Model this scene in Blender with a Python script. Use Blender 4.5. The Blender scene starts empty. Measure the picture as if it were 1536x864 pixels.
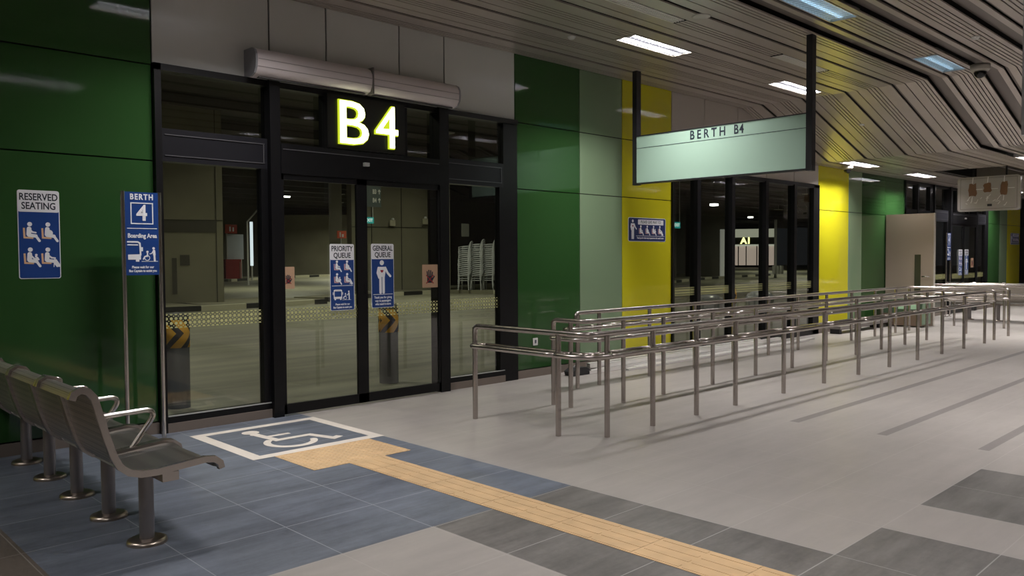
import bpy, bmesh, math, random
from mathutils import Vector, Matrix
random.seed(7)
SC = bpy.context.scene
COL = SC.collection
PI = math.pi
R = math.radians

# ------------------------------------------------------------------ camera
H = 1.6
cam = bpy.data.cameras.new('camera'); camo = bpy.data.objects.new('camera', cam); COL.objects.link(camo)
cam.sensor_width = 36; cam.lens = 1218.14 / 1536 * 36; cam.clip_end = 400; cam.clip_start = 0.05
yaw, pit, rol = R(44.166), R(-2.137), R(-0.314)
f_ = Vector((math.sin(yaw)*math.cos(pit), math.cos(yaw)*math.cos(pit), math.sin(pit)))
r_ = Vector((math.cos(yaw), -math.sin(yaw), 0)); u_ = r_.cross(f_)
r2 = r_*math.cos(rol) + u_*math.sin(rol); u2 = -r_*math.sin(rol) + u_*math.cos(rol)
m = Matrix((r2, u2, -f_)).transposed().to_4x4(); m.translation = Vector((0, 0, H))
camo.matrix_world = m
SC.camera = camo

# ------------------------------------------------------------------ world, exposure
SC.view_settings.view_transform = 'Standard'; SC.view_settings.look = 'None'
SC.view_settings.gamma = 1; SC.view_settings.use_curve_mapping = False
SC.view_settings.exposure = 0.0
w = bpy.data.worlds.new('world'); SC.world = w; w.use_nodes = True
w.node_tree.nodes['Background'].inputs[0].default_value = (.55, .6, .7, 1)
w.node_tree.nodes['Background'].inputs[1].default_value = .02
FIX_W = 76.0          # power of one ceiling fixture
OUT_W = 170.0         # power of one added lamp over the bus lanes

# ------------------------------------------------------------------ materials
MATS = {}
def mat(name, col, rough=.5, metal=0., spec=.5, emit=None, estr=0., coat=0., bump=0., bscale=40., var=0., vscale=3.):
    if name in MATS: return MATS[name]
    mt = bpy.data.materials.new(name); mt.use_nodes = True; nt = mt.node_tree
    b = nt.nodes['Principled BSDF']
    b.inputs['Base Color'].default_value = (*col, 1); b.inputs['Roughness'].default_value = rough
    b.inputs['Metallic'].default_value = metal; b.inputs['Specular IOR Level'].default_value = spec
    b.inputs['Coat Weight'].default_value = coat
    if emit:
        b.inputs['Emission Color'].default_value = (*emit, 1); b.inputs['Emission Strength'].default_value = estr
    if bump or var:
        g = nt.nodes.new('ShaderNodeNewGeometry')
    if bump:
        n = nt.nodes.new('ShaderNodeTexNoise'); n.inputs['Scale'].default_value = bscale; n.inputs['Detail'].default_value = 4
        nt.links.new(g.outputs['Position'], n.inputs['Vector'])
        bp = nt.nodes.new('ShaderNodeBump'); bp.inputs['Strength'].default_value = bump; bp.inputs['Distance'].default_value = .01
        nt.links.new(n.outputs['Fac'], bp.inputs['Height']); nt.links.new(bp.outputs['Normal'], b.inputs['Normal'])
    if var:
        n2 = nt.nodes.new('ShaderNodeTexNoise'); n2.inputs['Scale'].default_value = vscale; n2.inputs['Detail'].default_value = 6
        nt.links.new(g.outputs['Position'], n2.inputs['Vector'])
        mr = nt.nodes.new('ShaderNodeMapRange'); mr.inputs[1].default_value = .3; mr.inputs[2].default_value = .7
        mr.inputs[3].default_value = 1-var; mr.inputs[4].default_value = 1+var
        nt.links.new(n2.outputs['Fac'], mr.inputs[0])
        mx = nt.nodes.new('ShaderNodeMix'); mx.data_type = 'RGBA'; mx.blend_type = 'MULTIPLY'; mx.inputs[0].default_value = 1
        mx.inputs[6].default_value = (*col, 1); nt.links.new(mr.outputs[0], mx.inputs[7])
        nt.links.new(mx.outputs[2], b.inputs['Base Color'])
    MATS[name] = mt
    return mt

class NT:
    def __init__(s, nt): s.nt = nt
    def m(s, op, *a):
        n = s.nt.nodes.new('ShaderNodeMath'); n.operation = op
        for i, v in enumerate(a):
            if isinstance(v, (int, float)): n.inputs[i].default_value = v
            else: s.nt.links.new(v, n.inputs[i])
        return n.outputs[0]
    def mix(s, fac, a, b, mode='MIX'):
        n = s.nt.nodes.new('ShaderNodeMix'); n.data_type = 'RGBA'; n.blend_type = mode
        for i, v in ((0, fac), (6, a), (7, b)):
            if isinstance(v, (int, float)): n.inputs[i].default_value = v
            elif isinstance(v, tuple): n.inputs[i].default_value = (*v, 1)
            else: s.nt.links.new(v, n.inputs[i])
        return n.outputs[2]
    def pos(s):
        g = s.nt.nodes.new('ShaderNodeNewGeometry'); x = s.nt.nodes.new('ShaderNodeSeparateXYZ')
        s.nt.links.new(g.outputs['Position'], x.inputs[0]); return g.outputs['Position'], x.outputs[0], x.outputs[1], x.outputs[2]
    def noise(s, vec, scale, detail=5, rough=.55, sc3=None):
        if sc3:
            mp = s.nt.nodes.new('ShaderNodeMapping'); mp.inputs['Scale'].default_value = sc3
            s.nt.links.new(vec, mp.inputs[0]); vec = mp.outputs[0]
        n = s.nt.nodes.new('ShaderNodeTexNoise'); n.inputs['Scale'].default_value = scale; n.inputs['Detail'].default_value = detail
        n.inputs['Roughness'].default_value = rough; s.nt.links.new(vec, n.inputs['Vector']); return n.outputs['Fac']
    def rng(s, v, a, b, c, d):
        n = s.nt.nodes.new('ShaderNodeMapRange'); s.nt.links.new(v, n.inputs[0])
        for i, q in enumerate((a, b, c, d)): n.inputs[i+1].default_value = q
        return n.outputs[0]

def tile_mat(name, col, joint, jfac, rough=.42, veins=.12):
    mt = bpy.data.materials.new(name); mt.use_nodes = True; nt = mt.node_tree; t = NT(nt)
    b = nt.nodes['Principled BSDF']
    P, x, y, z = t.pos()
    n1 = t.noise(P, 1.3, 6, .6); n2 = t.noise(P, 22, 8, .8, (1, 1, 1)); n3 = t.noise(P, 2.2, 7, .7, (.5, 2.6, 1))
    v = t.m('ADD', t.rng(n1, .3, .7, -veins*.4, veins*.4), t.m('ADD', t.rng(n2, .3, .7, -veins*.5, veins*.5), t.rng(n3, .35, .7, -veins*.7, veins*.7)))
    v = t.m('ADD', v, 1.0)
    c = t.mix(1.0, col, v, 'MULTIPLY')
    def line(q, o, p, wd):
        f = t.m('FRACT', t.m('ADD', t.m('DIVIDE', t.m('SUBTRACT', q, o), p), 100.5))
        return t.m('LESS_THAN', t.m('ABSOLUTE', t.m('SUBTRACT', f, .5)), wd/p)
    l = t.m('MAXIMUM', line(x, 4.23, .622, .0028), line(y, 1.883, .6255, .0034))
    c = t.mix(t.m('MULTIPLY', l, jfac), c, joint)
    nt.links.new(c, b.inputs['Base Color'])
    nt.links.new(t.rng(n2, .2, .8, rough-.07, rough+.1), b.inputs['Roughness'])
    b.inputs['Specular IOR Level'].default_value = .45
    MATS[name] = mt; return mt

T_LIGHT = tile_mat('tile_light', (.36, .335, .315), (.46, .44, .42), .45, .40, .10)
T_BLUE = tile_mat('tile_blue', (.138, .158, .198), (.36, .38, .42), .8, .40, .40)
T_DARK = tile_mat('tile_dark', (.158, .150, .143), (.40, .39, .38), .8, .42, .42)
T_BROWN = tile_mat('tile_brown', (.125, .105, .09), (.3, .28, .26), .6, .42, .15)
T_STRIP = tile_mat('tile_strip', (.215, .198, .19), (.3, .3, .3), .0, .45, .05)

def glossy_panel(name, col, rough=.06):
    return mat(name, col, rough, 0, .5)
G_GREEN = glossy_panel('panel_green', (.026, .080, .022))
G_SAGE = glossy_panel('panel_sage', (.19, .27, .165))
G_YELLOW = glossy_panel('panel_yellow', (.56, .52, .018))
G_GREY = mat('panel_grey', (.58, .58, .56), .22, 0, .5, var=.04, vscale=1)
G_BEIGE = mat('panel_beige', (.46, .42, .38), .25, 0, .5)
BLACKF = mat('frame_black', (.004, .004, .005), .4, 0, .3)
FRAMEH = mat('header_dark', (.014, .014, .018), .35, .2, .4)
GAP = mat('gap_black', (.002, .002, .002), .9)
ALU = mat('aluminium', (.62, .61, .60), .3, 1)
SILL = mat('bright_bead', (.55, .56, .55), .4, .6)
SKIRT = mat('skirting', (.20, .165, .14), .5, 0, .4)
STEEL = mat('brushed_steel', (.50, .455, .425), .27, 1., bump=.05, bscale=300)
STEEL2 = mat('bright_steel', (.66, .62, .59), .22, 1.)
DISC = mat('base_disc', (.42, .36, .31), .32, 1.)
LEGM = mat('bench_leg', (.27, .25, .25), .38, .8)
WHITEP = mat('white_plastic', (.72, .72, .70), .4)
ACM = mat('air_curtain', (.66, .60, .61), .42)
CEILM = mat('ceiling_slat', (.46, .405, .365), .30, .4, var=.05, vscale=1.5)
CEILD = mat('ceiling_recess', (.17, .145, .13), .42, .35)  # darker than the slats: shade of the recessed strips put into the colour
PLEN = mat('plenum', (.006, .006, .006), .95)
BLUE = mat('sign_blue', (.012, .055, .245), .35)
NAVY = mat('sign_navy', (.014, .030, .13), .4)
LILAC = mat('sign_white', (.85, .85, .90), .4)
SWHITE = mat('glyph_white', (.92, .93, .97), .4)
GTAN = mat('glyph_tan', (.78, .50, .30), .4)
GPINK = mat('glyph_pink', (.70, .42, .42), .4)
GRED = mat('glyph_red', (.35, .02, .05), .4)
INK = mat('ink_dark', (.010, .018, .035), .5)
MINT = mat('mint_panel', (.40, .58, .47), .38)
POSTD = mat('pole_dark', (.035, .035, .040), .35, .4)
PAINTW = mat('floor_white', (.72, .66, .60), .5, var=.04, vscale=5)
TACT = mat('tactile_tan', (.60, .41, .225), .5, var=.10, vscale=7)
DARKR = mat('rubber_dark', (.02, .02, .022), .6)

def perforated(name, col, sc=.011):
    mt = bpy.data.materials.new(name); mt.use_nodes = True; nt = mt.node_tree; t = NT(nt); b = nt.nodes['Principled BSDF']
    tc = nt.nodes.new('ShaderNodeTexCoord'); v = nt.nodes.new('ShaderNodeTexVoronoi'); v.inputs['Randomness'].default_value = 0
    v.inputs['Scale'].default_value = 1/sc
    nt.links.new(tc.outputs['Object'], v.inputs['Vector'])
    hole = t.m('LESS_THAN', v.outputs['Distance'], .30)
    nt.links.new(t.mix(hole, col, (.004, .004, .004)), b.inputs['Base Color'])
    b.inputs['Metallic'].default_value = .75; b.inputs['Roughness'].default_value = .3
    MATS[name] = mt; return mt
PERF = perforated('perforated_seat', (.22, .21, .19)); PERFB = perforated('perforated_back', (.36, .33, .29))

def glass_mat(name, tint, ior=1.55, rough=0., mul=1.):
    mt = bpy.data.materials.new(name); mt.use_nodes = True; nt = mt.node_tree; t = NT(nt)
    nt.nodes.remove(nt.nodes['Principled BSDF']); out = nt.nodes['Material Output']
    tr = nt.nodes.new('ShaderNodeBsdfTransparent'); tr.inputs[0].default_value = (*tint, 1)
    gl = nt.nodes.new('ShaderNodeBsdfGlossy'); gl.inputs['Roughness'].default_value = rough
    fr = nt.nodes.new('ShaderNodeFresnel'); fr.inputs['IOR'].default_value = ior
    mx = nt.nodes.new('ShaderNodeMixShader')
    g_ = nt.nodes.new('ShaderNodeNewGeometry')
    nt.links.new(t.m('MULTIPLY', t.m('MULTIPLY', fr.outputs[0], mul), t.m('SUBTRACT', 1.0, g_.outputs['Backfacing'])), mx.inputs[0]); nt.links.new(tr.outputs[0], mx.inputs[1]); nt.links.new(gl.outputs[0], mx.inputs[2])
    nt.links.new(mx.outputs[0], out.inputs['Surface']); MATS[name] = mt; return mt
GLASS = glass_mat('glass', (.85, .87, .83), 1.5, 0., 2.2)

def dots_mat():
    mt = bpy.data.materials.new('safety_dots'); mt.use_nodes = True; nt = mt.node_tree; t = NT(nt)
    b = nt.nodes['Principled BSDF']; out = nt.nodes['Material Output']
    P, x, y, z = t.pos()
    def lat(ox, oz, rad, p=.044):
        u = t.m('SUBTRACT', t.m('FRACT', t.m('ADD', t.m('DIVIDE', t.m('SUBTRACT', x, ox), p), 200.)), .5)
        v = t.m('SUBTRACT', t.m('FRACT', t.m('ADD', t.m('DIVIDE', t.m('SUBTRACT', z, oz), p), 200.)), .5)
        d = t.m('SQRT', t.m('ADD', t.m('MULTIPLY', u, u), t.m('MULTIPLY', v, v)))
        return t.m('LESS_THAN', d, rad/p)
    msk = t.m('MAXIMUM', lat(0, .985, .0140), lat(.022, 1.007, .0058))
    b.inputs['Base Color'].default_value = (.52, .52, .24, 1); b.inputs['Roughness'].default_value = .6
    tr = nt.nodes.new('ShaderNodeBsdfTransparent'); mx = nt.nodes.new('ShaderNodeMixShader')
    nt.links.new(msk, mx.inputs[0]); nt.links.new(tr.outputs[0], mx.inputs[1]); nt.links.new(b.outputs[0], mx.inputs[2])
    nt.links.new(mx.outputs[0], out.inputs['Surface']); MATS['safety_dots'] = mt; return mt
DOTS = dots_mat()

def emis(name, col, s):
    return mat(name, (0, 0, 0), .5, emit=col, estr=s)

# ------------------------------------------------------------------ mesh builder
class MB:
    def __init__(s): s.v = []; s.f = []; s.mi = []; s.ms = []; s.cur = 0; s.smooth = set()
    def use(s, m_):
        if m_ not in s.ms: s.ms.append(m_)
        s.cur = s.ms.index(m_); return s
    def add(s, vs, fs, smooth=False):
        o = len(s.v); s.v += [tuple(q) for q in vs]
        for f in fs:
            if smooth: s.smooth.add(len(s.f))
            s.f.append(tuple(i+o for i in f)); s.mi.append(s.cur)
        return s
    def box(s, x0, x1, y0, y1, z0, z1):
        v = [(x, y, z) for z in (z0, z1) for y in (y0, y1) for x in (x0, x1)]
        return s.add(v, [(0, 2, 3, 1), (4, 5, 7, 6), (0, 1, 5, 4), (1, 3, 7, 5), (3, 2, 6, 7), (2, 0, 4, 6)])
    def prism(s, pts, fr, n0, n1):
        O, U, V, N = fr; n = len(pts); s.k = (getattr(s, 'k', 0)+1) % 14; n1 = n1+s.k*3e-5
        a = sum(pts[i][0]*pts[(i+1) % n][1]-pts[(i+1) % n][0]*pts[i][1] for i in range(n))
        if a < 0: pts = pts[::-1]
        vs = [O+U*p[0]+V*p[1]+N*n0 for p in pts] + [O+U*p[0]+V*p[1]+N*n1 for p in pts]
        fs = [tuple(range(n))[::-1], tuple(range(n, 2*n))] + [(i, (i+1) % n, (i+1) % n+n, i+n) for i in range(n)]
        return s.add(vs, fs)
    def disc(s, c, r, fr, n0, n1, seg=20, ry=None):
        ry = ry or r
        return s.prism([(c[0]+r*math.cos(2*PI*i/seg), c[1]+ry*math.sin(2*PI*i/seg)) for i in range(seg)], fr, n0, n1)
    def stroke(s, pts, wd, fr, n0, n1, caps=True, closed=False):
        q = [Vector((p[0], p[1])) for p in pts]; n = len(q); L, Rr = [], []
        for i in range(n):
            if closed: a, c = q[i]-q[i-1], q[(i+1) % n]-q[i]
            else: a = q[i]-q[i-1] if i else q[1]-q[0]; c = q[i+1]-q[i] if i < n-1 else a
            a = a.normalized(); c = c.normalized(); m_ = Vector((-a.y-c.y, a.x+c.x))
            m_ = m_.normalized() if m_.length > .2 else Vector((-a.y, a.x)); k = max(.5, m_.dot(Vector((-a.y, a.x))))
            L.append(q[i]+m_*wd/2/k); Rr.append(q[i]-m_*wd/2/k)
        O, U, V, N = fr; s.k = (getattr(s, 'k', 0)+1) % 14; n1 = n1+s.k*3e-5
        P = L+Rr; vs = [O+U*p.x+V*p.y+N*n0 for p in P]+[O+U*p.x+V*p.y+N*n1 for p in P]; t = 2*n; fs = []
        for i in range(n if closed else n-1):
            j = (i+1) % n
            fs += [(i+t, n+i+t, n+j+t, j+t), (i, j, n+j, n+i), (i, i+t, j+t, j), (n+i, n+j, n+j+t, n+i+t)]
        if not closed: fs += [(0, n, n+t, t), (n-1, n-1+t, 2*n-1+t, 2*n-1)]
        s.add(vs, fs)
        if caps and not closed:
            for e, o in ((0, 1), (n-1, n-2)):
                d = (q[e]-q[o]).normalized(); a0 = math.atan2(d.y, d.x)
                s.prism([(q[e].x+wd/2*math.cos(a0+R(b_)), q[e].y+wd/2*math.sin(a0+R(b_))) for b_ in range(-90, 91, 20)], fr, n0, n1)
        return s
    def rrect(s, x0, y0, x1, y1, r, fr, n0, n1, seg=5):
        pts = []
        for cx, cy, a0 in ((x1-r, y0+r, -90), (x1-r, y1-r, 0), (x0+r, y1-r, 90), (x0+r, y0+r, 180)):
            for k in range(seg+1):
                a = R(a0+90*k/seg); pts.append((cx+r*math.cos(a), cy+r*math.sin(a)))
        return s.prism(pts, fr, n0, n1)
    def tube(s, pts, r, seg=12, closed=False, cap=True):
        P = [Vector(p) for p in pts]; n = len(P); rings = []; up = None
        for i in range(n):
            if closed: t = (P[(i+1) % n]-P[i-1])
            else: t = (P[min(i+1, n-1)]-P[max(i-1, 0)])
            t.normalize()
            if up is None:
                up = Vector((0, 0, 1)) if abs(t.z) < .9 else Vector((0, 1, 0))
            up = (up - t*up.dot(t)).normalized(); sd = t.cross(up)
            rings.append([P[i]+(up*math.cos(2*PI*k/seg)+sd*math.sin(2*PI*k/seg))*r for k in range(seg)])
        vs = [v for rg in rings for v in rg]; fs = []
        for i in range(n if closed else n-1):
            j = (i+1) % n
            for k in range(seg):
                k2 = (k+1) % seg
                fs.append((i*seg+k, j*seg+k, j*seg+k2, i*seg+k2))
        s.add(vs, fs, True)
        if not closed and cap:
            s.add(rings[0], [tuple(range(seg))]); s.add(rings[-1], [tuple(range(seg))[::-1]])
        return s
    def lathe(s, prof, c, seg=28):
        vs = []; fs = []; n = len(prof)
        for i in range(seg):
            a = 2*PI*i/seg
            for r, z in prof: vs.append((c[0]+r*math.cos(a), c[1]+r*math.sin(a), c[2]+z))
        for i in range(seg):
            j = (i+1) % seg
            for k in range(n-1): fs.append((i*n+k, j*n+k, j*n+k+1, i*n+k+1))
        return s.add(vs, fs, True)
    def mesh(s, name, mats, off=None):
        me = bpy.data.meshes.new(name); off = off or Vector((0, 0, 0))
        me.from_pydata([Vector(v)-off for v in s.v], [], s.f)
        for m_ in (s.ms or mats): me.materials.append(m_)
        if s.ms: me.polygons.foreach_set('material_index', s.mi)
        for i in s.smooth: me.polygons[i].use_smooth = True
        me.update(); return me

def fr_wall(x, z, y):       # plane facing -y, u = +x, v = +z
    return (Vector((x, y, z)), Vector((1, 0, 0)), Vector((0, 0, 1)), Vector((0, -1, 0)))
def fr_negx(x, y, z):       # plane facing -x, u = -y, v = +z
    return (Vector((x, y, z)), Vector((0, -1, 0)), Vector((0, 0, 1)), Vector((-1, 0, 0)))
def fr_floor(x, y, z):
    return (Vector((x, y, z)), Vector((1, 0, 0)), Vector((0, 1, 0)), Vector((0, 0, 1)))

def tag(o, label=None, cat=None, group=None, kind=None):
    for k, v in (('label', label), ('category', cat), ('group', group), ('kind', kind)):
        if v: o[k] = v
    return o
def empty(name, loc, label=None, cat=None, group=None, kind=None, rz=0):
    o = bpy.data.objects.new(name, None); COL.objects.link(o); o.location = loc; o.rotation_euler = (0, 0, rz)
    o.empty_display_size = .1
    return tag(o, label, cat, group, kind)
def part(name, mb, mt, parent, label=None, local=False, kind=None):
    off = Vector((0, 0, 0)) if local else wloc(parent)
    o = bpy.data.objects.new(name, mb.mesh(name, [mt] if mt else [], off)); COL.objects.link(o); o.parent = parent
    if label: o['label'] = label
    if kind: o['kind'] = kind
    return o
def wloc(o):
    v = Vector((0, 0, 0))
    while o: v += o.location; o = o.parent
    return v
def solid(name, mb, mt, label=None, cat=None, group=None, kind=None):
    xs = [v[0] for v in mb.v]; ys = [v[1] for v in mb.v]; zs = [v[2] for v in mb.v]
    c = Vector(((min(xs)+max(xs))/2, (min(ys)+max(ys))/2, min(zs)))
    o = bpy.data.objects.new(name, mb.mesh(name, [mt] if mt else [], c)); COL.objects.link(o); o.location = c
    return tag(o, label, cat, group, kind)
def struct(name, mb, mt=None): return solid(name, mb, mt, kind='structure')
def copy_tree(o, parent=None):
    c = o.copy(); COL.objects.link(c)
    if parent: c.parent = parent
    for ch in list(o.children): copy_tree(ch, c)
    return c

def text(s_, size, fr, n0, n1, mb, bold=0., align='CENTER', spacing=1.0, xs=1.0):
    cu = bpy.data.curves.new('t', 'FONT'); cu.body = s_; cu.size = size; cu.align_x = align; cu.align_y = 'CENTER'
    cu.offset = bold; cu.space_character = spacing; cu.resolution_u = 3
    o = bpy.data.objects.new('t', cu); COL.objects.link(o)
    dg = bpy.context.evaluated_depsgraph_get(); me = bpy.data.meshes.new_from_object(o.evaluated_get(dg))
    O, U, V, N = fr
    vs = [O+U*(v.co.x*xs)+V*v.co.y+N*n1 for v in me.vertices]
    mb.add(vs, [tuple(p.vertices) for p in me.polygons])
    # side walls along boundary edges
    ec = {}
    for p in me.polygons:
        vv = list(p.vertices)
        for i in range(len(vv)):
            e = (vv[i], vv[(i+1) % len(vv)]); k = tuple(sorted(e)); ec.setdefault(k, []).append(e)
    for k, es in ec.items():
        if len(es) == 1:
            a, b = es[0]; A, B = me.vertices[a].co, me.vertices[b].co
            q = [O+U*(A.x*xs)+V*A.y+N*n1, O+U*(B.x*xs)+V*B.y+N*n1, O+U*(B.x*xs)+V*B.y+N*n0, O+U*(A.x*xs)+V*A.y+N*n0]
            mb.add(q, [(3, 2, 1, 0)])
    bpy.data.objects.remove(o); bpy.data.meshes.remove(me); bpy.data.curves.remove(cu)
    return mb

# ------------------------------------------------------------------ setting: floor
def ceilz(x):
    if x < 13.1: return 4.24
    if x < 15.7: return 4.24 - (x-13.1)/2.6*.79
    return 3.45
XE, XW, YS, YN = 34., -6., -5., 7.6
fl = MB()
def region(x, y):
    if y > 3.77:
        if 1.142 < x < 4.23: return T_BLUE
        if x < 1.142: return T_BROWN
        return T_LIGHT
    if 3.0 < x < 4.23: return T_DARK
    if y < 1.883:
        if 4.23 < x < 4.852 or 5.474 < x < 6.718: return T_DARK
    return T_LIGHT
xb = [XW, 1.142, 3.0, 4.23, 4.852, 5.474, 6.718, 7.38, XE]
yb = [YS, 1.883, 2.01, 2.095, 2.825, 2.915, 3.65, 3.745, 3.77, YN]
for i in range(len(xb)-1):
    for j in range(len(yb)-1):
        x0, x1, y0, y1 = xb[i], xb[i+1], yb[j], yb[j+1]; cx, cy = (x0+x1)/2, (y0+y1)/2
        mt = region(cx, cy)
        if x0 >= 7.38 and (yb[j], yb[j+1]) in ((2.01, 2.095), (2.825, 2.915), (3.65, 3.745)): mt = T_STRIP
        fl.use(mt).add([(x0, y0, 0), (x1, y0, 0), (x1, y1, 0), (x0, y1, 0)], [(0, 1, 2, 3)])
struct('floor', fl)
def road_mat():
    mt = bpy.data.materials.new('road'); mt.use_nodes = True; nt = mt.node_tree; t = NT(nt); b = nt.nodes['Principled BSDF']
    P, x, y, z = t.pos()
    n = t.noise(P, 1., 7, .65, (.35, 2.2, 1)); n2 = t.noise(P, .3, 5, .6)
    c = t.mix(t.rng(n, .3, .7, 0, 1), (.13, .125, .09), (.35, .34, .245))
    c = t.mix(t.rng(n2, .35, .65, 0, .35), c, (.16, .155, .12))
    nt.links.new(c, b.inputs['Base Color']); b.inputs['Roughness'].default_value = .55
    return mt
rd = MB(); rd.add([(-10, 7.75, -.003), (140, 7.75, -.003), (140, 110, -.003), (-10, 110, -.003)], [(0, 1, 2, 3)])
struct('ground', rd, road_mat())

# ------------------------------------------------------------------ setting: cladding wall
wl = MB()
def panel(x0, x1, z0, z1, mt, slope=False):
    g = .006 if z0 < 3 or z0 > 3.45 or mt not in (G_GREY, G_BEIGE) else .009
    wl.use(mt)
    xs = [x0+g] + [q for q in (13.1, 15.7) if x0+g < q < x1-g] + [x1-g]
    top = lambda x: (ceilz(x)+.02) if slope else z1-g
    pts = [(xs[0], z0+g)] + [(xs[-1], z0+g)] + [(x, top(x)) for x in xs[::-1]]
    wl.prism(pts, fr_wall(0, 0, YN), -.02, 0)
def cladding(x0, x1, mt, joints=(2.5, 3.365), zb=.11):
    zs = [zb]+list(joints); 
    for a, b in zip(zs[:-1], zs[1:]): panel(x0, x1, a, b, mt)
    panel(x0, x1, zs[-1], 0, mt, slope=True)
    wl.use(GAP).box(x0, x1, YN+.02, YN+.12, 0, ceilz(x0)+.05)
    wl.use(SKIRT).box(x0, x1, YN-.012, YN+.02, 0, zb-.008)
seq = [(-6, -3.4, G_GREY), (-3.4, -.66, G_GREY), (-.66, .6, G_YELLOW), (.6, 1.56, G_SAGE), (1.56, 2.84, G_GREEN),
       (7.45, 8.725, G_GREEN), (8.725, 9.69, G_SAGE), (9.69, 10.96, G_YELLOW),
       (16.15, 17.6, G_YELLOW), (17.6, 18.3, G_SAGE), (18.3, 19.6, G_GREEN), (19.6, 20.8, G_GREEN),
       (27.3, 28.6, G_GREEN), (28.6, 29.4, G_SAGE), (29.4, 30.85, G_YELLOW), (30.85, 34, BLACKF)]
for a, b, mt in seq: cladding(a, b, mt, (2.5, 3.365) if a < 16 else (2.55,))
# upper grey panels above entrances / beige above the window
def upper(xs, z0, mt):
    for a, b in zip(xs[:-1], xs[1:]): panel(a, b, z0, 0, mt, slope=True)
    wl.use(GAP).box(xs[0], xs[-1], YN+.02, YN+.12, z0, ceilz(xs[-1])+.02)
upper([2.84, 4.0, 4.655, 5.607, 6.267, 7.45], 3.38, G_GREY)
upper([10.96, 11.92, 12.99, 14.02, 15.1, 16.15], 3.05, G_BEIGE)
struct('wall_north', wl)
b = MB(); b.box(XW-.15, XW, YS, YN+.1, 0, 4.3); struct('wall_west', b, G_GREY)
b = MB(); b.box(XE, XE+.15, YS, YN+.1, 0, 3.6); struct('wall_east', b, mat('wall_plain', (.28, .27, .25), .6))
b = MB(); b.box(XW, XE, YS-.15, YS, 0, 4.3); struct('wall_south', b, MATS['wall_plain'])

# ------------------------------------------------------------------ setting: slatted ceiling
FIX = [(2.80, 4.05, 6.115), (7.84, 9.09, 6.115), (11.55, 12.8, 6.115),
       (7.84, 9.09, 3.986), (11.50, 12.75, 3.986),
       (7.84, 9.09, 1.6), (11.50, 12.75, 1.6), (2.80, 4.05, 1.6), (-2.2, -.95, 6.115), (-2.2, -.95, 3.986), (-2.2, -.95, 1.6),  # far-left fixtures are added out of view to brighten the bench area
       (7.84, 9.09, -1.0), (11.50, 12.75, -1.0)]
FIXL = [(15.95, 17.3, 6.95), (19.35, 20.65, 6.95), (23.0, 24.3, 6.95), (17.6, 18.9, 4.3), (22, 23.3, 4.3), (17.6, 18.9, 1.7), (22, 23.3, 1.7), (26.5, 27.8, 6.9), (26.5, 27.8, 3)]
FW = .165
VENT = [(6.45, 7.80, 5.2955), (10.0, 11.38, 5.2955)]
HOLE = (19.2, 21.8, 5.0, 6.3)
cl = MB()
def slat(y0, y1, dz, mt, gap=.015):
    cl.use(mt)
    holes = [(a, b_) for a, b_, c in FIX+FIXL if y0 < c+FW-.004 and y1 > c-FW+.004]
    holes += [(a, b_) for a, b_, c in VENT if y0 < c+.08 and y1 > c-.08]
    if y0 < HOLE[3] and y1 > HOLE[2]: holes.append(HOLE[:2])
    segs = [(XW, XE)]
    for a, b_ in holes:
        new = []
        for s0, s1 in segs:
            if a > s1 or b_ < s0: new.append((s0, s1)); continue
            if a > s0: new.append((s0, a))
            if b_ < s1: new.append((b_, s1))
        segs = new
    for s0, s1 in segs:
        xs = [s0]+[q for q in (13.1, 15.7) if s0 < q < s1]+[s1]
        for a, b_ in zip(xs[:-1], xs[1:]):
            za, zb = ceilz(a)+dz, ceilz(b_)+dz
            ya, yb_ = y0+gap/2, y1-gap/2; t = .018
            v = [(a, ya, za), (b_, ya, zb), (b_, yb_, zb), (a, yb_, za), (a, ya, za+t), (b_, ya, zb+t), (b_, yb_, zb+t), (a, yb_, za+t)]
            cl.add(v, [(0, 3, 2, 1), (4, 5, 6, 7), (0, 1, 5, 4), (2, 3, 7, 6), (1, 2, 6, 5), (3, 0, 4, 7)])
y = 4.476
while y < 7.58:
    for wd, dz in ((.055, 0), (.055, 0), (.055, 0), (.165, 0), (.15, 0), (.045, .03), (.212, 0)):
        if y+wd > 7.6: wd = 7.6-y
        if wd > .012: slat(y, y+wd, dz, CEILM if dz == 0 else CEILD)
        y += wd
y = 4.476
while y > YS+.8:
    for wd, dz in ((.19, .07), (.09, 0), (.045, .03), (.11, 0), (.055, 0), (.055, 0), (.055, 0), (.055, 0), (.082, 0)):
        slat(y-wd, y, dz, CEILM if dz == 0 else CEILD, .015 if dz < .05 else .0); y -= wd
slat(YS, y, 0, CEILM)
cl.use(PLEN)
for a, b_ in ((XW, 13.1), (13.1, 15.7), (15.7, XE)):
    d = .30
    cl.add([(a, YS, ceilz(a)+d), (b_, YS, ceilz(b_)+d), (b_, YN, ceilz(b_)+d), (a, YN, ceilz(a)+d)], [(0, 1, 2, 3)])
struct('ceiling', cl)

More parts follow.
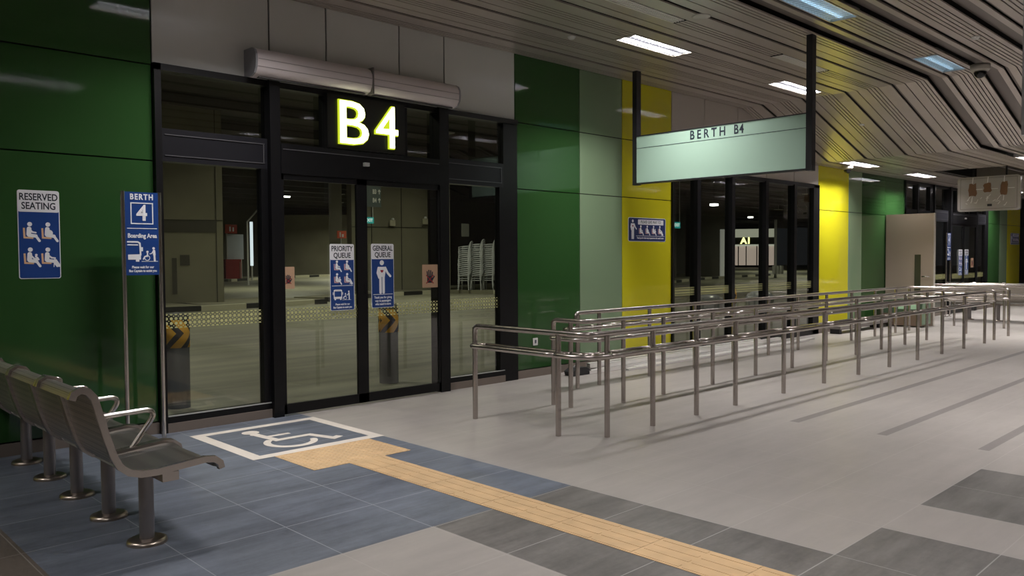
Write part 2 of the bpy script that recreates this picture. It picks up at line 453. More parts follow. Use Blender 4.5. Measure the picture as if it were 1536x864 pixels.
# ------------------------------------------------------------------ ceiling fixtures
TUBE = emis('lamp_tube', (.93, .95, 1.0), 9.0)
LOUV = mat('louvre', (.36, .36, .39), .3, .3)
LOUVOFF = mat('louvre_mirror', (.85, .85, .83), .15, .9)
TUBEOFF = emis('tube_reflection_glow', (.45, .72, 1.0), 2.2)  # bluish glow stands in for blue reflections in these louvres
HOUS = mat('fixture_housing', (.5, .5, .48), .4, .2)
def fixture(x0, x1, yc, z, label, group, lit=True):
    r = empty('ceiling_light', (x0, yc, z), label, 'ceiling light', group)
    L = x1-x0; W = FW*2
    b = MB(); b.use(HOUS); h = .085; e = .004
    y0, y1 = yc-FW, yc+FW
    b.box(x0, x1, y0, y0+e, z-.002, z+h); b.box(x0, x1, y1-e, y1, z-.002, z+h); b.box(x0, x0+e, y0, y1, z-.002, z+h); b.box(x1-e, x1, y0, y1, z-.002, z+h)
    b.box(x0, x1, y0, y1, z+h, z+h+e)
    t = .018
    b.use(CEILM); b.box(x0, x1, y0, y0+t, z-.004, z+.002); b.box(x0, x1, y1-t, y1, z-.004, z+.002); b.box(x0, x0+t*1.6, y0, y1, z-.004, z+.002); b.box(x1-t*1.6, x1, y0, y1, z-.004, z+.002)
    part('housing', b, None, r)
    b = MB(); n = 17
    for k in range(1, n):
        xx = x0+t*1.6+(L-3.2*t)*k/n; b.box(xx-.0025, xx+.0025, y0+t, y1-t, z+.002, z+.030)
    b.box(x0+t, x1-t, yc-.002, yc+.002, z, z+.034)
    part('louvre', b, LOUV if lit else LOUVOFF, r)
    for s in (-1, 1):
        b = MB(); b.tube([(x0+.04, yc+s*.08, z+.058), (x1-.04, yc+s*.08, z+.058)], .013, 8); part('lamp_tube', b, TUBE if lit else TUBEOFF, r)
    for s in (-1, 1) if lit else ():
        la = bpy.data.lights.new('lamp', 'AREA'); la.shape = 'RECTANGLE'; la.size = L-.08; la.size_y = .03; la.energy = FIX_W/2
        la.color = (1., .955, .935); la.spread = R(128)
        lo = bpy.data.objects.new('lamp', la); COL.objects.link(lo); lo.parent = r; lo.location = (L/2, s*.08, .042)
    return r
wh = {(2.80, 6.115): 'louvred ceiling light above the entrance with the glowing berth letters', (7.84, 6.115): 'bright louvred ceiling light nearest the green, sage and yellow wall',
      (11.55, 6.115): 'bright louvred ceiling light right behind the hanging berth sign', (7.84, 3.986): 'dim louvred ceiling light cut by the top edge near the sign pole',
      (11.5, 3.986): 'dim louvred ceiling light just before the sloping ceiling'}
for a, b_, c in FIX:
    fixture(a, b_, c, 4.24, wh.get((a, c), 'louvred ceiling light outside the frame, at x %d, row %d' % (a, c) if 0 else 'louvred ceiling light over the near concourse, outside the view'), 'ceiling lights', c != 3.986)
lowl = ['louvred light in the low ceiling just past the sloping part', 'louvred light in the low ceiling left of the ceiling opening']
for i, (a, b_, c) in enumerate(FIXL):
    fixture(a, b_, c, 3.45, lowl[i] if i < 2 else 'louvred light in the far low ceiling beyond the wrapped panel', 'ceiling lights')
# slot air diffusers
for i, (a, b_, c) in enumerate(VENT):
    r = empty('air_diffuser', (a, c, 4.24), ['slotted air diffuser between ceiling strips near the top edge', 'slotted air diffuser crossed by the dark sign pole'][i], 'air vent', 'slotted air diffusers')
    b = MB(); b.box(a, b_, c-.085, c+.085, 4.30, 4.305); b.box(b_-.03, b_, c-.085, c+.085, 4.235, 4.3); b.box(a, a+.03, c-.085, c+.085, 4.235, 4.3); part('frame', b, PLEN, r)
    for k in range(5):
        b = MB(); yy = c-.066+k*.033; b.box(a+.03, b_-.03, yy-.007, yy+.007, 4.232, 4.246); part('blade', b, mat('vent_blade', (.88, .87, .82), .4, 0), r)
b = MB(); b.lathe([(0, -.004), (.085, -.004), (.105, .001), (.105, .01)], (7.80, 5.02, 4.236)); solid('ceiling_speaker', b, mat('speaker_grille', (.5, .48, .44), .5), 'round flush ceiling speaker right of the slotted diffuser', 'speaker')
for i, (px, py, lb) in enumerate([(7.37, 6.54, 'small white detector left of the nearest bright ceiling light'), (10.95, 3.2, 'small white detector above the far ceiling camera')]):
    b = MB(); b.lathe([(0, -.03), (.03, -.028), (.045, -.012), (.05, .002)], (px, py, 4.236)); solid('smoke_detector', b, WHITEP, lb, 'detector', 'ceiling detectors')
zf = ceilz(14.25)
b = MB(); b.lathe([(0, -.03), (.03, -.028), (.045, -.012), (.05, .03)], (14.3, 5.95, zf)); solid('smoke_detector', b, WHITEP, 'small white detector on the sloping ceiling beside the sign pole', 'detector', 'ceiling detectors')
def cctv(x, y_, z, s, lb):
    r = empty('dome_camera', (x, y_, z), lb, 'camera')
    b = MB(); b.lathe([(0, -.075*s), (.085*s, -.07*s), (.10*s, -.05*s), (.10*s, .004), (0, .004)], (x, y_, z)); part('housing', b, mat('cam_white', (.45, .42, .38), .4), r)
    b = MB(); b.lathe([(0, -.15*s)]+[(.065*s*math.sin(k*PI/12), (-.082-.065*math.cos(k*PI/12))*s) for k in range(1, 7)], (x, y_, z)); part('dome', b, mat('dome_dark', (.01, .01, .01), .1), r)
cctv(12.60, 3.62, 4.238, 1.25, 'dome camera at the top of the sloping ceiling')
cctv(16.6, 7.2, 3.45, 1.1, 'dark dome camera above the far yellow wall panel')

# ------------------------------------------------------------------ entrances
HANDP = None
def hand_sticker(x0, z0, x1, z1, y_, lb):
    r = empty('hand_sticker', (x0, y_, z0), lb, 'sticker', 'no touching stickers')
    F = fr_wall(x0, z0, y_); W = x1-x0; Hh = z1-z0
    b = MB(); b.rrect(0, 0, W, Hh, .008, F, 0, .002); part('backing', b, mat('sticker_tan', (.48, .31, .20), .5), r)
    b = MB(); s = min(W, Hh); cx, cz = W*.48, Hh*.33
    b.rrect(cx-.17*s, cz-.14*s, cx+.17*s, cz+.20*s, .05*s, F, .002, .003)
    for dx, L in ((-.13, .34), (-.045, .42), (.045, .40), (.13, .30)):
        b.stroke([(cx+dx*s, cz+.15*s), (cx+dx*1.3*s, cz+.15*s+L*s*.8)], .07*s, F, .002, .003)
    b.stroke([(cx+.14*s, cz-.02*s), (cx+.28*s, cz+.18*s)], .075*s, F, .002, .003)
    part('hand_symbol', b, INK, r)
    b = MB(); b.stroke([(cx-.22*s, cz-.16*s), (cx+.22*s, cz+.24*s)], .05*s, F, .003, .004); b.stroke([(cx-.22*s, cz+.24*s), (cx+.22*s, cz-.16*s)], .05*s, F, .003, .004)
    part('red_cross', b, mat('cross_red', (.30, .015, .02), .5), r)

def entrance(n, dx, ztop):
    X = lambda q: q+dx
    r = empty('door_%d' % n, (X(5.14), YN, 0), kind='structure')
    yf = YN-.06; yb_ = YN+.08
    # outer frame
    b = MB(); b.use(BLACKF)
    b.box(X(2.84), X(2.90), yf, yb_, 0, ztop); b.box(X(7.20), X(7.45), yf+.02, yb_, 0, ztop); b.box(X(2.84), X(7.45), yf, yb_, ztop-.06, ztop)
    b.box(X(3.94), X(4.05), yf-.05, yb_, 0, ztop); b.box(X(6.10), X(6.24), yf-.05, yb_, 0, ztop)
    part('frame', b, None, r)
    for a, c in ((2.90, 3.94), (6.24, 7.20)):
        b = MB(); b.use(FRAMEH); b.box(X(a), X(c), yf+.02, yb_, 2.50, 2.80); b.use(mat('bead_grey', (.12, .12, .13), .4, .5))
        for z_ in (2.55, 2.74): b.box(X(a)+.03, X(c)-.03, yf+.012, yf+.02, z_, z_+.008)
        b.box(X(c)-.045, X(c)-.037, yf+.012, yf+.02, 2.55, 2.748)
        part('header_panel', b, None, r)
        b = MB(); b.box(X(a), X(c), YN+.0, YN+.012, .14, 2.5); part('side_glass', b, GLASS, r)
        b = MB(); b.use(BLACKF).box(X(a), X(c), yf+.015, yb_, .085, .145); b.use(SKIRT).box(X(a), X(c), yf+.0, yb_, 0, .085); b.use(SILL).box(X(a)+.01, X(c)-.0, yf+.01, yf+.03, .145, .155); part('sill', b, None, r)
        b = MB(); b.use(BLACKF); b.box(X(c)-.07, X(c), yf+.02, yb_-.02, .14, 2.5); part('frame_stile', b, None, r)
    b = MB(); b.use(BLACKF).box(X(4.05), X(6.10), yf-.06, yb_, 2.46, 2.76); b.use(mat('bead_grey', (.12, .12, .13), .4, .5)); b.box(X(4.07), X(6.08), yf-.066, yf-.06, 2.70, 2.708)
    part('operator_header', b, None, r)
    for a, c in ((2.90, 3.94), (4.05, 6.10), (6.24, 7.20)):
        b = MB(); b.box(X(a), X(c), YN+.01, YN+.02, 2.78, ztop-.06); part('transom_glass', b, GLASS, r)
    b = MB(); b.box(X(4.60), X(4.66), yf+.02, yb_, 2.76, ztop); b.box(X(5.62), X(5.68), yf+.02, yb_, 2.76, ztop); part('mullion', b, BLACKF, r)
    b = MB(); b.box(X(5.02), X(5.08), yf-.10, yf-.06, 2.60, 2.64); b.use(SILL); b.box(X(5.025), X(5.075), yf-.101, yf-.1, 2.632, 2.638); part('door_sensor', b, None, r)
    for i, (a, c) in enumerate(((4.05, 5.01), (5.01, 6.10))):
        d = part('door_leaf', (lambda m_: m_.use(BLACKF).box(X(a), X(c), yf-.045, yf-.005, .02, .12).box(X(a), X(c), yf-.045, yf-.005, 2.40, 2.46)
              .box(X(a), X(a)+(.03 if i == 0 else .065), yf-.045, yf-.005, .02, 2.46).box(X(c)-(.065 if i == 0 else .03), X(c), yf-.045, yf-.005, .02, 2.46))(MB()), None, r)
        b = MB(); b.box(X(a)+.03, X(c)-.03, yf-.030, yf-.020, .12, 2.40); part('door_glass', b, GLASS, d)
        if n == 1:
            b = MB(); b.box(X(a)+(.9 if i == 0 else .03), X(a)+(.91 if i == 0 else .04), yf-.05, yf-.045, 1.22, 1.32); part('door_pull', b, FRAMEH, d)
    # safety dots
    for a, c, yy in ((2.92, 3.92, YN-.003), (4.09, 4.94, yf-.034), (5.08, 6.06, yf-.034), (6.25, 7.2, YN-.003)):
        b = MB(); b.add([(X(a), yy, .9625), (X(c), yy, .9625), (X(c), yy, 1.0945+.0), (X(a), yy, 1.0945)], [(0, 1, 2, 3)]); part('safety_dots', b, DOTS, r)
    return r
entrance(1, 0, 3.38)
entrance(2, 19.86, 3.44)

# window between the yellow panels
def window(n, x0, x1, mulls, ztop, zmid=None):
    r = empty('window_%d' % n, ((x0+x1)/2, YN, 0), kind='structure')
    b = MB(); b.box(x0, x1, YN-.03, YN+.1, ztop-.07, ztop); b.box(x0, x1, YN-.03, YN+.1, .0, .16); b.box(x0, x0+.05, YN-.03, YN+.1, 0, ztop); b.box(x1-.26, x1, YN-.03, YN+.1, 0, ztop)
    if zmid: b.box(x0, x1, YN-.03, YN+.1, zmid, zmid+.2)
    part('window_frame', b, BLACKF, r)
    for q in mulls:
        b = MB(); b.box(q-.05, q+.05, YN-.05, YN+.1, .1, ztop-.05); part('mullion', b, BLACKF, r)
    xs = [x0+.05]+list(mulls)+[x1-.26]
    for a, c in zip(xs[:-1], xs[1:]):
        b = MB(); b.box(a, c, YN+.02, YN+.03, .16, ztop-.07); part('glass_pane', b, GLASS, r)
    b = MB(); b.add([(x0+.05, YN+.012, .9625), (x1-.26, YN+.012, .9625), (x1-.26, YN+.012, 1.0945), (x0+.05, YN+.012, 1.0945)], [(0, 1, 2, 3)]); part('safety_dots', b, DOTS, r)
window(1, 10.96, 16.15, (11.69, 12.78, 13.97, 15.08), 3.05)
window(2, 20.8, 22.70, (21.6,), 3.44, 2.55)

# ------------------------------------------------------------------ lit berth letters
def berth_letters(s_, dx, lb):
    r = empty('berth_letter_sign', (5.07+dx, YN-.07, 2.76), lb, 'sign')
    b = MB(); b.box(4.58+dx, 5.58+dx, YN-.13, YN-.065, 2.765, 3.33); part('backing_box', b, mat('sign_black', (.006, .006, .006), .3), r)
    b, c_ = MB(), MB()
    for ch, cx, xs_ in zip(s_, (4.868, 5.318), (1.15, .95)):
        F = fr_wall(cx+dx, 3.02, YN-.13)
        text(ch, .66, F, .004, .030, b, .010, xs=xs_); text(ch, .66, F, .030, .045, c_, -.003, xs=xs_)
    part('letter_rim', b, emis('letter_rim', (.62, .75, .02), 1.0), r); part('letter_face', c_, emis('letter_face', (1., 1., .72), 6.), r)
berth_letters('B4', 0, 'glowing white and yellow B4 letters on a black box over the doors')

# air curtain
r = empty('air_curtain', (3.73, YN, 3.38), 'long pale rounded air curtain in two sections above the berth letters', 'air curtain')
prof = [(0, 3.385), (-.13, 3.375), (-.20, 3.40), (-.235, 3.45), (-.245, 3.52), (-.24, 3.575), (-.215, 3.62), (-.17, 3.645), (0, 3.65)]
for a, c in ((3.75, 5.075), (5.085, 6.30)):
    b = MB(); n = len(prof); b.use(ACM)
    vs = [(a, YN+p[0], p[1]) for p in prof]+[(c, YN+p[0], p[1]) for p in prof]
    b.add(vs, [(i, i+1, i+1+n, i+n) for i in range(n-1)], True); b.add(vs, [tuple(range(n))[::-1], tuple(range(n, 2*n))])
    h = part('housing', b, None, r)
    b = MB(); b.box(a+.05, c-.05, YN-.175, YN-.12, 3.369, 3.378); part('outlet_slot', b, mat('slot_dark', (.08, .08, .08), .6), h)
    for z_, yy in ((3.46, -.2395), (3.53, -.2465)):
        b = MB(); b.box(a+.01, c-.01, YN+yy-.002, YN+yy+.003, z_, z_+.005); part('seam', b, mat('seam_grey', (.3, .27, .27), .6), h)
for a in (3.735, 6.30):
    b = MB(); b.prism([(-p[0]*1.03, p[1]) for p in prof], (Vector((a+.015, YN, 0)), Vector((0, -1, 0)), Vector((0, 0, 1)), Vector((-1, 0, 0))), 0, .02); part('end_cap', b, mat('cap_grey', (.27, .27, .29), .5), r)
b = MB(); b.box(5.072, 5.088, YN-.252, YN, 3.37, 3.652); part('joint_band', b, mat('seam_dark', (.12, .11, .11), .5), r)

# ------------------------------------------------------------------ pictograms and signs
def seated(F, ox, oy, s, kind, n0, mb, mc):
    p = lambda *q: [(ox+a*s, oy+c*s) for a, c in q]
    d = .0012
    mc.stroke(p((.14, .70), (.16, .22), (.55, .20)), .09*s, F, n0, n0+d*.7, caps=False)
    mb.disc(p((.40, .89))[0], .11*s, F, n0, n0+d)
    mb.stroke(p((.37, .66), (.35, .38)), .21*s, F, n0, n0+d)
    mb.stroke(p((.36, .34), (.66, .30)), .17*s, F, n0, n0+d)
    mb.stroke(p((.68, .28), (.82, .06)), .12*s, F, n0, n0+d)
    if kind == 0: mb.stroke(p((.42, .62), (.50, .50), (.66, .47)), .08*s, F, n0, n0+d*1.2)
    if kind == 1: mb.disc(p((.46, .46))[0], .16*s, F, n0, n0+d)
    if kind == 2:
        mb.stroke(p((.42, .60), (.56, .44), (.76, .40)), .08*s, F, n0, n0+d); mb.disc(p((.66, .62))[0], .06*s, F, n0, n0+d); mb.stroke(p((.64, .54), (.72, .46)), .09*s, F, n0, n0+d)
    if kind == 3:
        mb.stroke(p((.42, .60), (.56, .48), (.72, .46)), .08*s, F, n0, n0+d); mb.stroke(p((.70, .46), (.66, .02)), .035*s, F, n0, n0+d)
        mb.stroke(p((.74, .34), (.90, .08)), .14*s, F, n0, n0+d*.6)
def standing(F, ox, oy, s, n0, mb, mh):
    p = lambda *q: [(ox+a*s, oy+c*s) for a, c in q]; d = .0012
    mb.disc(p((.0, .92))[0], .075*s, F, n0, n0+d)
    mb.prism(p((-.135, .80), (.135, .80), (.15, .76), (.10, .50), (-.10, .50), (-.15, .76)), F, n0, n0+d)
    mb.stroke(p((-.12, .77), (-.155, .62), (-.10, .48)), .07*s, F, n0, n0+d); mb.stroke(p((.12, .77), (.20, .62), (.30, .52)), .07*s, F, n0, n0+d)
    mb.stroke(p((-.055, .52), (-.055, .04)), .085*s, F, n0, n0+d); mb.stroke(p((.055, .52), (.055, .04)), .085*s, F, n0, n0+d)
    c = (0, .67); k = .055
    mh.prism(p(*[(c[0]+k*.062*16*math.sin(t)**3, c[1]+k*.062*(13*math.cos(t)-5*math.cos(2*t)-2*math.cos(3*t)-math.cos(4*t))) for t in [2*PI*i/24 for i in range(24)]]), F, n0+d, n0+d*1.5)
def wheelchair_pair(F, ox, oy, s, n0, mb):   # attendant pushing a wheelchair up a ramp
    p = lambda *q: [(ox+a*s, oy+c*s) for a, c in q]; d = .0012
    ring = [(.28+.17*math.cos(2*PI*i/18), .26+.17*math.sin(2*PI*i/18)) for i in range(18)]
    mb.stroke(p(*ring), .045*s, F, n0, n0+d, closed=True)
    mb.disc(p((.30, .68))[0], .08*s, F, n0, n0+d); mb.stroke(p((.30, .56), (.30, .38), (.12, .36), (.02, .18)), .09*s, F, n0, n0+d)
    mb.disc(p((.72, .92))[0], .09*s, F, n0, n0+d); mb.stroke(p((.74, .74), (.76, .48)), .17*s, F, n0, n0+d); mb.stroke(p((.70, .76), (.58, .56), (.46, .54)), .06*s, F, n0, n0+d)
    mb.stroke(p((.76, .48), (.78, .06)), .13*s, F, n0, n0+d); mb.stroke(p((-.1, .02), (1.0, .02)), .035*s, F, n0, n0+d, caps=False)

def base_sign(r, F, W, Hh, hh, rad=.018):
    b = MB(); b.rrect(0, 0, W, Hh, rad, F, 0, .003); part('rim', b, SWHITE, r)
    b = MB(); b.rrect(.006, .006, W-.006, Hh-.006, rad*.8, F, .003, .0042); part('blue_board', b, BLUE, r)
    b = MB(); b.rrect(.004, Hh-hh, W-.004, Hh-.004, rad*.8, F, .0042, .0052); part('white_header', b, LILAC, r)

def reserved_sign():
    x0, z0, W, Hh = 1.742, 1.447, .312, .733
    r = empty('reserved_seating_sign', (x0, YN-.001, z0), 'blue and white reserved seating sign on the dark green wall', 'sign'); F = fr_wall(x0, z0, YN-.001)
    base_sign(r, F, W, Hh, .18)
    b = MB(); F2 = fr_wall(x0+W/2, z0+Hh-.058, YN-.001); text('RESERVED', .080, F2, .0052, .006, b, .0015, xs=.80); F2 = fr_wall(x0+W/2, z0+Hh-.132, YN-.001); text('SEATING', .080, F2, .0052, .006, b, .0015, xs=.80); part('lettering', b, INK, r)
    for i, (ox, oy) in enumerate(((.02, .305), (.155, .305), (.02, .095), (.150, .095))):
        a, c = MB(), MB(); seated(F, ox, oy, .165, i, .0042, a, c); g = part('seated_figure', a, SWHITE, r); part('seat_symbol', c, GTAN, g)
reserved_sign()
def bus_front(F, ox, oy, s, n0, mb):
    p = lambda *q: [(ox+a*s, oy+c*s) for a, c in q]; d = .0012
    mb.stroke(p((.06, .2), (.06, .95), (.16, 1.0), (.84, 1.0), (.94, .95), (.94, .2)), .09*s, F, n0, n0+d)
    mb.rrect(ox+.02*s, oy+.10*s, ox+.98*s, oy+.32*s, .03*s, F, n0, n0+d); mb.stroke(p((.1, .90), (.9, .90)), .07*s, F, n0, n0+d)
    mb.rrect(ox+.10*s, oy-.02*s, ox+.26*s, oy+.12*s, .02*s, F, n0, n0+d); mb.rrect(ox+.74*s, oy-.02*s, ox+.90*s, oy+.12*s, .02*s, F, n0, n0+d)
    mb.stroke(p((-.06, .55), (-.06, .75)), .08*s, F, n0, n0+d); mb.stroke(p((1.06, .55), (1.06, .75)), .08*s, F, n0, n0+d)
def priority_sign(dx, lb):
    x0, z0, W, Hh = 4.597+dx, 1.046, .30, .71; yy = YN-.107
    r = empty('priority_queue_sign', (x0, yy, z0), lb, 'sign'); F = fr_wall(x0, z0, yy)
    base_sign(r, F, W, Hh, .17)
    b = MB(); text('PRIORITY', .078, fr_wall(x0+W/2, z0+Hh-.052, yy), .0052, .006, b, .0015, xs=.80); text('QUEUE', .078, fr_wall(x0+W/2, z0+Hh-.124, yy), .0052, .006, b, .0015, xs=.85); part('lettering', b, INK, r)
    for i, (ox, oy) in enumerate(((.035, .41), (.160, .41), (.035, .275), (.160, .275))):
        a, c = MB(), MB(); seated(F, ox, oy, .125, i, .0042, a, c); g = part('seated_figure', a, SWHITE, r); part('seat_symbol', c, GPINK, g)
    b = MB(); b.rrect(.02, .262, W-.02, .268, .002, F, .0042, .0054); part('divider_line', b, SWHITE, r)
    b = MB(); bus_front(F, .04, .115, .105, .0042, b); part('bus_symbol', b, SWHITE, r)
    b = MB(); wheelchair_pair(F, .155, .11, .10, .0042, b); part('boarding_figures', b, SWHITE, r)
    b = MB(); text('Please wait for our', .029, fr_wall(x0+W/2, z0+.067, yy), .0042, .0052, b, .0008, xs=.8); text('Bus Captain to assist you', .029, fr_wall(x0+W/2, z0+.034, yy), .0042, .0052, b, .0008, xs=.78); part('small_lettering', b, SWHITE, r)
def general_sign(dx, lb):
    x0, z0, W, Hh = 5.118+dx, 1.052, .303, .71; yy = YN-.107
    r = empty('general_queue_sign', (x0, yy, z0), lb, 'sign'); F = fr_wall(x0, z0, yy)
    base_sign(r, F, W, Hh, .17)
    b = MB(); text('GENERAL', .078, fr_wall(x0+W/2, z0+Hh-.052, yy), .0052, .006, b, .0015, xs=.80); text('QUEUE', .078, fr_wall(x0+W/2, z0+Hh-.124, yy), .0052, .006, b, .0015, xs=.85); part('lettering', b, INK, r)
    a, c = MB(), MB(); standing(F, W*.46, .155, .375, .0042, a, c); g = part('standing_figure', a, SWHITE, r); part('heart_symbol', c, GRED, g)
    b = MB(); b.rrect(.02, .146, W-.02, .152, .002, F, .0042, .0054); part('divider_line', b, SWHITE, r)
    b = MB()
    for k, s_ in enumerate(('Thank you for giving', 'way to passengers', 'who need it more')): text(s_, .036, fr_wall(x0+W/2, z0+.115-k*.037, yy), .0042, .0052, b, .0009, xs=.80)
    part('small_lettering', b, SWHITE, r)
priority_sign(0, 'blue priority queue sign on the left leaf of the near glass door')
general_sign(0, 'blue general queue sign on the right leaf of the near glass door')
priority_sign(19.86, 'small distant priority queue sign on the far glass doors, left of two')
general_sign(19.86, 'small distant general queue sign on the far glass doors, right of two')
hand_sticker(5.835, 1.255, 6.065, 1.525, YN-.094, 'tan hand sticker near the right post of the near glass door')
hand_sticker(4.054, 1.31, 4.115, 1.52, YN-.110, 'tan hand sticker half hidden beside the left door post') if 0 else None
r = hand_sticker(4.0+.055, 1.255+.04, 4.055+.135, 1.52, YN-.094, 'narrow tan hand sticker at the left door post of the near entrance')
hand_sticker(25.55, 1.25, 25.78, 1.52, YN-.094, 'tiny tan hand sticker on the distant glass doors')

def giveway_sign(dx, dz, lb):
    x0, z0, W, Hh = 9.834+dx, 1.838+dz, .963, .366
    r = empty('give_way_sign', (x0, YN-.001, z0), lb, 'sign'); F = fr_wall(x0, z0, YN-.001)
    b = MB(); b.rrect(0, 0, W, Hh, .03, F, 0, .003); part('rim', b, SWHITE, r)
    b = MB(); b.rrect(.008, .008, W-.008, Hh-.008, .026, F, .003, .0042); part('navy_board', b, NAVY, r)
    b = MB(); b.rrect(.24, .26, .90, .338, .006, F, .0042, .0052); part('white_header', b, LILAC, r)
    b = MB(); text('PLEASE GIVE WAY TO', .066, fr_wall(x0+.57, z0+.299, YN-.001), .0052, .006, b, .0005, xs=.80); part('lettering', b, INK, r)
    a, c = MB(), MB(); standing(F, .11, .035, .30, .0042, a, c); g = part('standing_figure', a, SWHITE, r); part('heart_symbol', c, GRED, g)
    for i in range(4):
        a, c = MB(), MB(); seated(F, .25+.165*i, .095, .155, i, .0042, a, c); g = part('seated_figure', a, SWHITE, r); part('seat_symbol', c, GPINK, g)
    b = MB(); b.rrect(.19, .083, .93, .089, .002, F, .0042, .0054); part('divider_line', b, SWHITE, r)
    b = MB(); text('Thank you for giving way to passengers who need it more', .037, fr_wall(x0+.56, z0+.054, YN-.001), .0042, .0052, b, .0008, xs=.80); part('small_lettering', b, SWHITE, r)
giveway_sign(0, 0, 'wide navy please give way sign on the near yellow wall panel')
giveway_sign(19.95, .1, 'small distant blue sign on the yellow panel at the right edge')

# berth post signs
def berth_post(dx, lb):
    x0, x1, yy = 2.462+dx, 2.742+dx, 7.26
    r = empty('berth_post_sign', ((x0+x1)/2, yy, 0), lb, 'sign')
    for q in (x0-.012, x1+.012):
        b = MB(); b.tube([(q, yy, 0.01), (q, yy, 2.185)], .019, 14); p_ = part('post', b, STEEL2, r)
        b = MB(); b.lathe([(0, .012), (.05, .012), (.055, .006), (.055, 0)], (q, yy, 0)); part('base_flange', b, STEEL2, p_)
    F = fr_wall(x0, 1.468, yy-.012); W, Hh = x1-x0, .712
    b = MB(); b.box(x0, x1, yy-.012, yy+.012, 1.468, 2.18); part('blue_board', b, BLUE, r)
    b = MB(); text('BERTH', .068, fr_wall(x0+W/2, 2.137, yy-.012), 0, .002, b, .0022, spacing=1.25, xs=.82); text('Boarding Area', .052, fr_wall(x0+W/2, 1.805, yy-.012), 0, .002, b, .0016, xs=.80)
    part('lettering', b, SWHITE, r)
    b = MB(); cx = W/2; cz = .53
    b.stroke([(cx-.09, cz-.088), (cx+.09, cz-.088), (cx+.09, cz+.088), (cx-.09, cz+.088)], .009, F, 0, .002, caps=False, closed=True)
    text('4', .185, fr_wall(x0+cx, 1.468+cz-.002, yy-.012), 0, .002, b, .005, xs=.95); part('berth_number', b, SWHITE, r)
    b = MB(); b.rrect(.015, .398, W-.015, .404, .002, F, 0, .002); part('divider_line', b, SWHITE, r)
    b = MB(); p = lambda q: (q[0]*.115+.018, q[1]*.16+.125)
    b.stroke([p((0, 1)), p((.72, 1)), p((.86, .93)), p((.88, .75)), p((.9, .3))], .014, F, 0, .002); b.stroke([p((0, .84)), p((.7, .84))], .009, F, 0, .002)
    b.prism([p((0, .32)), p((.92, .34)), p((.92, .05)), p((0, .05))], F, 0, .002); b.prism([p((.95, .72)), p((1.08, .72)), p((1.08, .5)), p((.95, .5))], F, 0, .002); b.prism([p((.55, .08)), p((.8, .08)), p((.8, -.06)), p((.55, -.06))], F, 0, .002)
    part('bus_symbol', b, SWHITE, r)
    b = MB(); wheelchair_pair(F, .142, .115, .125, .0, b); part('boarding_figures', b, SWHITE, r)
    b = MB(); text('Please wait for our', .030, fr_wall(x0+W/2, 1.468+.068, yy-.012), 0, .0015, b, .001, xs=.8); text('Bus Captain to assist you', .030, fr_wall(x0+W/2, 1.468+.036, yy-.012), 0, .0015, b, .001, xs=.76); part('small_lettering', b, SWHITE, r)
berth_post(0, 'blue berth 4 boarding area sign on two steel posts by the near doors')
berth_post(20.3, 'distant blue berth sign on two posts before the far doors')

# hanging berth sign
def hang_sign(x, ya, yb_, zb, txt, lb):
    r = empty('hanging_berth_sign', (x, (ya+yb_)/2, zb), lb, 'sign')
    b = MB(); b.box(x-.05, x+.05, ya, yb_, zb+.015, 3.31); part('light_panel', b, MINT, r)
    b = MB(); b.box(x-.056, x+.056, ya, yb_, zb, zb+.018); b.box(x-.056, x+.056, ya, yb_, 3.305, 3.318); part('edge_trim', b, POSTD, r)
    for yy in (ya-.035, yb_+.035):
        b = MB(); b.box(x-.05, x+.05, yy-.037, yy+.037, zb-.01, 4.24); part('hanging_pole', b, POSTD, r)
    if txt:
        b = MB(); F = fr_negx(x-.05, yb_, 0); F = (Vector((x-.05, 5.80, 3.232)), Vector((0, -1, 0)), Vector((0, 0, 1)), Vector((-1, 0, 0)))
        text('BERTH', .165, (Vector((x-.05, 5.93, 3.222)), F[1], F[2], F[3]), 0, .003, b, .0025, spacing=1.52, xs=.82); text('B4', .165, (Vector((x-.05, 5.47, 3.224)), F[1], F[2], F[3]), 0, .003, b, .003, spacing=1.2, xs=.74); part('lettering', b, INK, r)
        b = MB(); b.box(x-.052, x-.049, ya, yb_, 3.136, 3.142); part('dividing_line', b, INK, r)
hang_sign(9.42, 4.57, 7.09, 2.635, True, 'mint green hanging sign lettered BERTH B4 between two dark poles')
r = empty('hanging_sign_pole', (7.98, 2.0, 2.62), 'grey hanging pole cut off by the right picture edge', 'pole')
b = MB(); b.box(7.96, 8.06, 1.885, 1.965, 2.62, 4.24); part('shaft', b, mat('pole_grey', (.5, .51, .54), .4, .3), r)
b = MB(); b.box(7.93, 8.09, 1.86, 1.99, 4.225, 4.24); part('ceiling_plate', b, POSTD, r)

# socket plate
r = empty('wall_socket', (7.81, YN, .42), 'small white socket plate low on the green wall behind the railing', 'socket')
b = MB(); b.rrect(0, 0, .09, .10, .008, fr_wall(7.765, .42, YN), 0, .008); part('plate', b, WHITEP, r)
b = MB(); b.rrect(.03, .03, .06, .075, .004, fr_wall(7.765, .42, YN), .008, .012); part('switch', b, mat('socket_dark', (.10, .10, .14), .4), r)

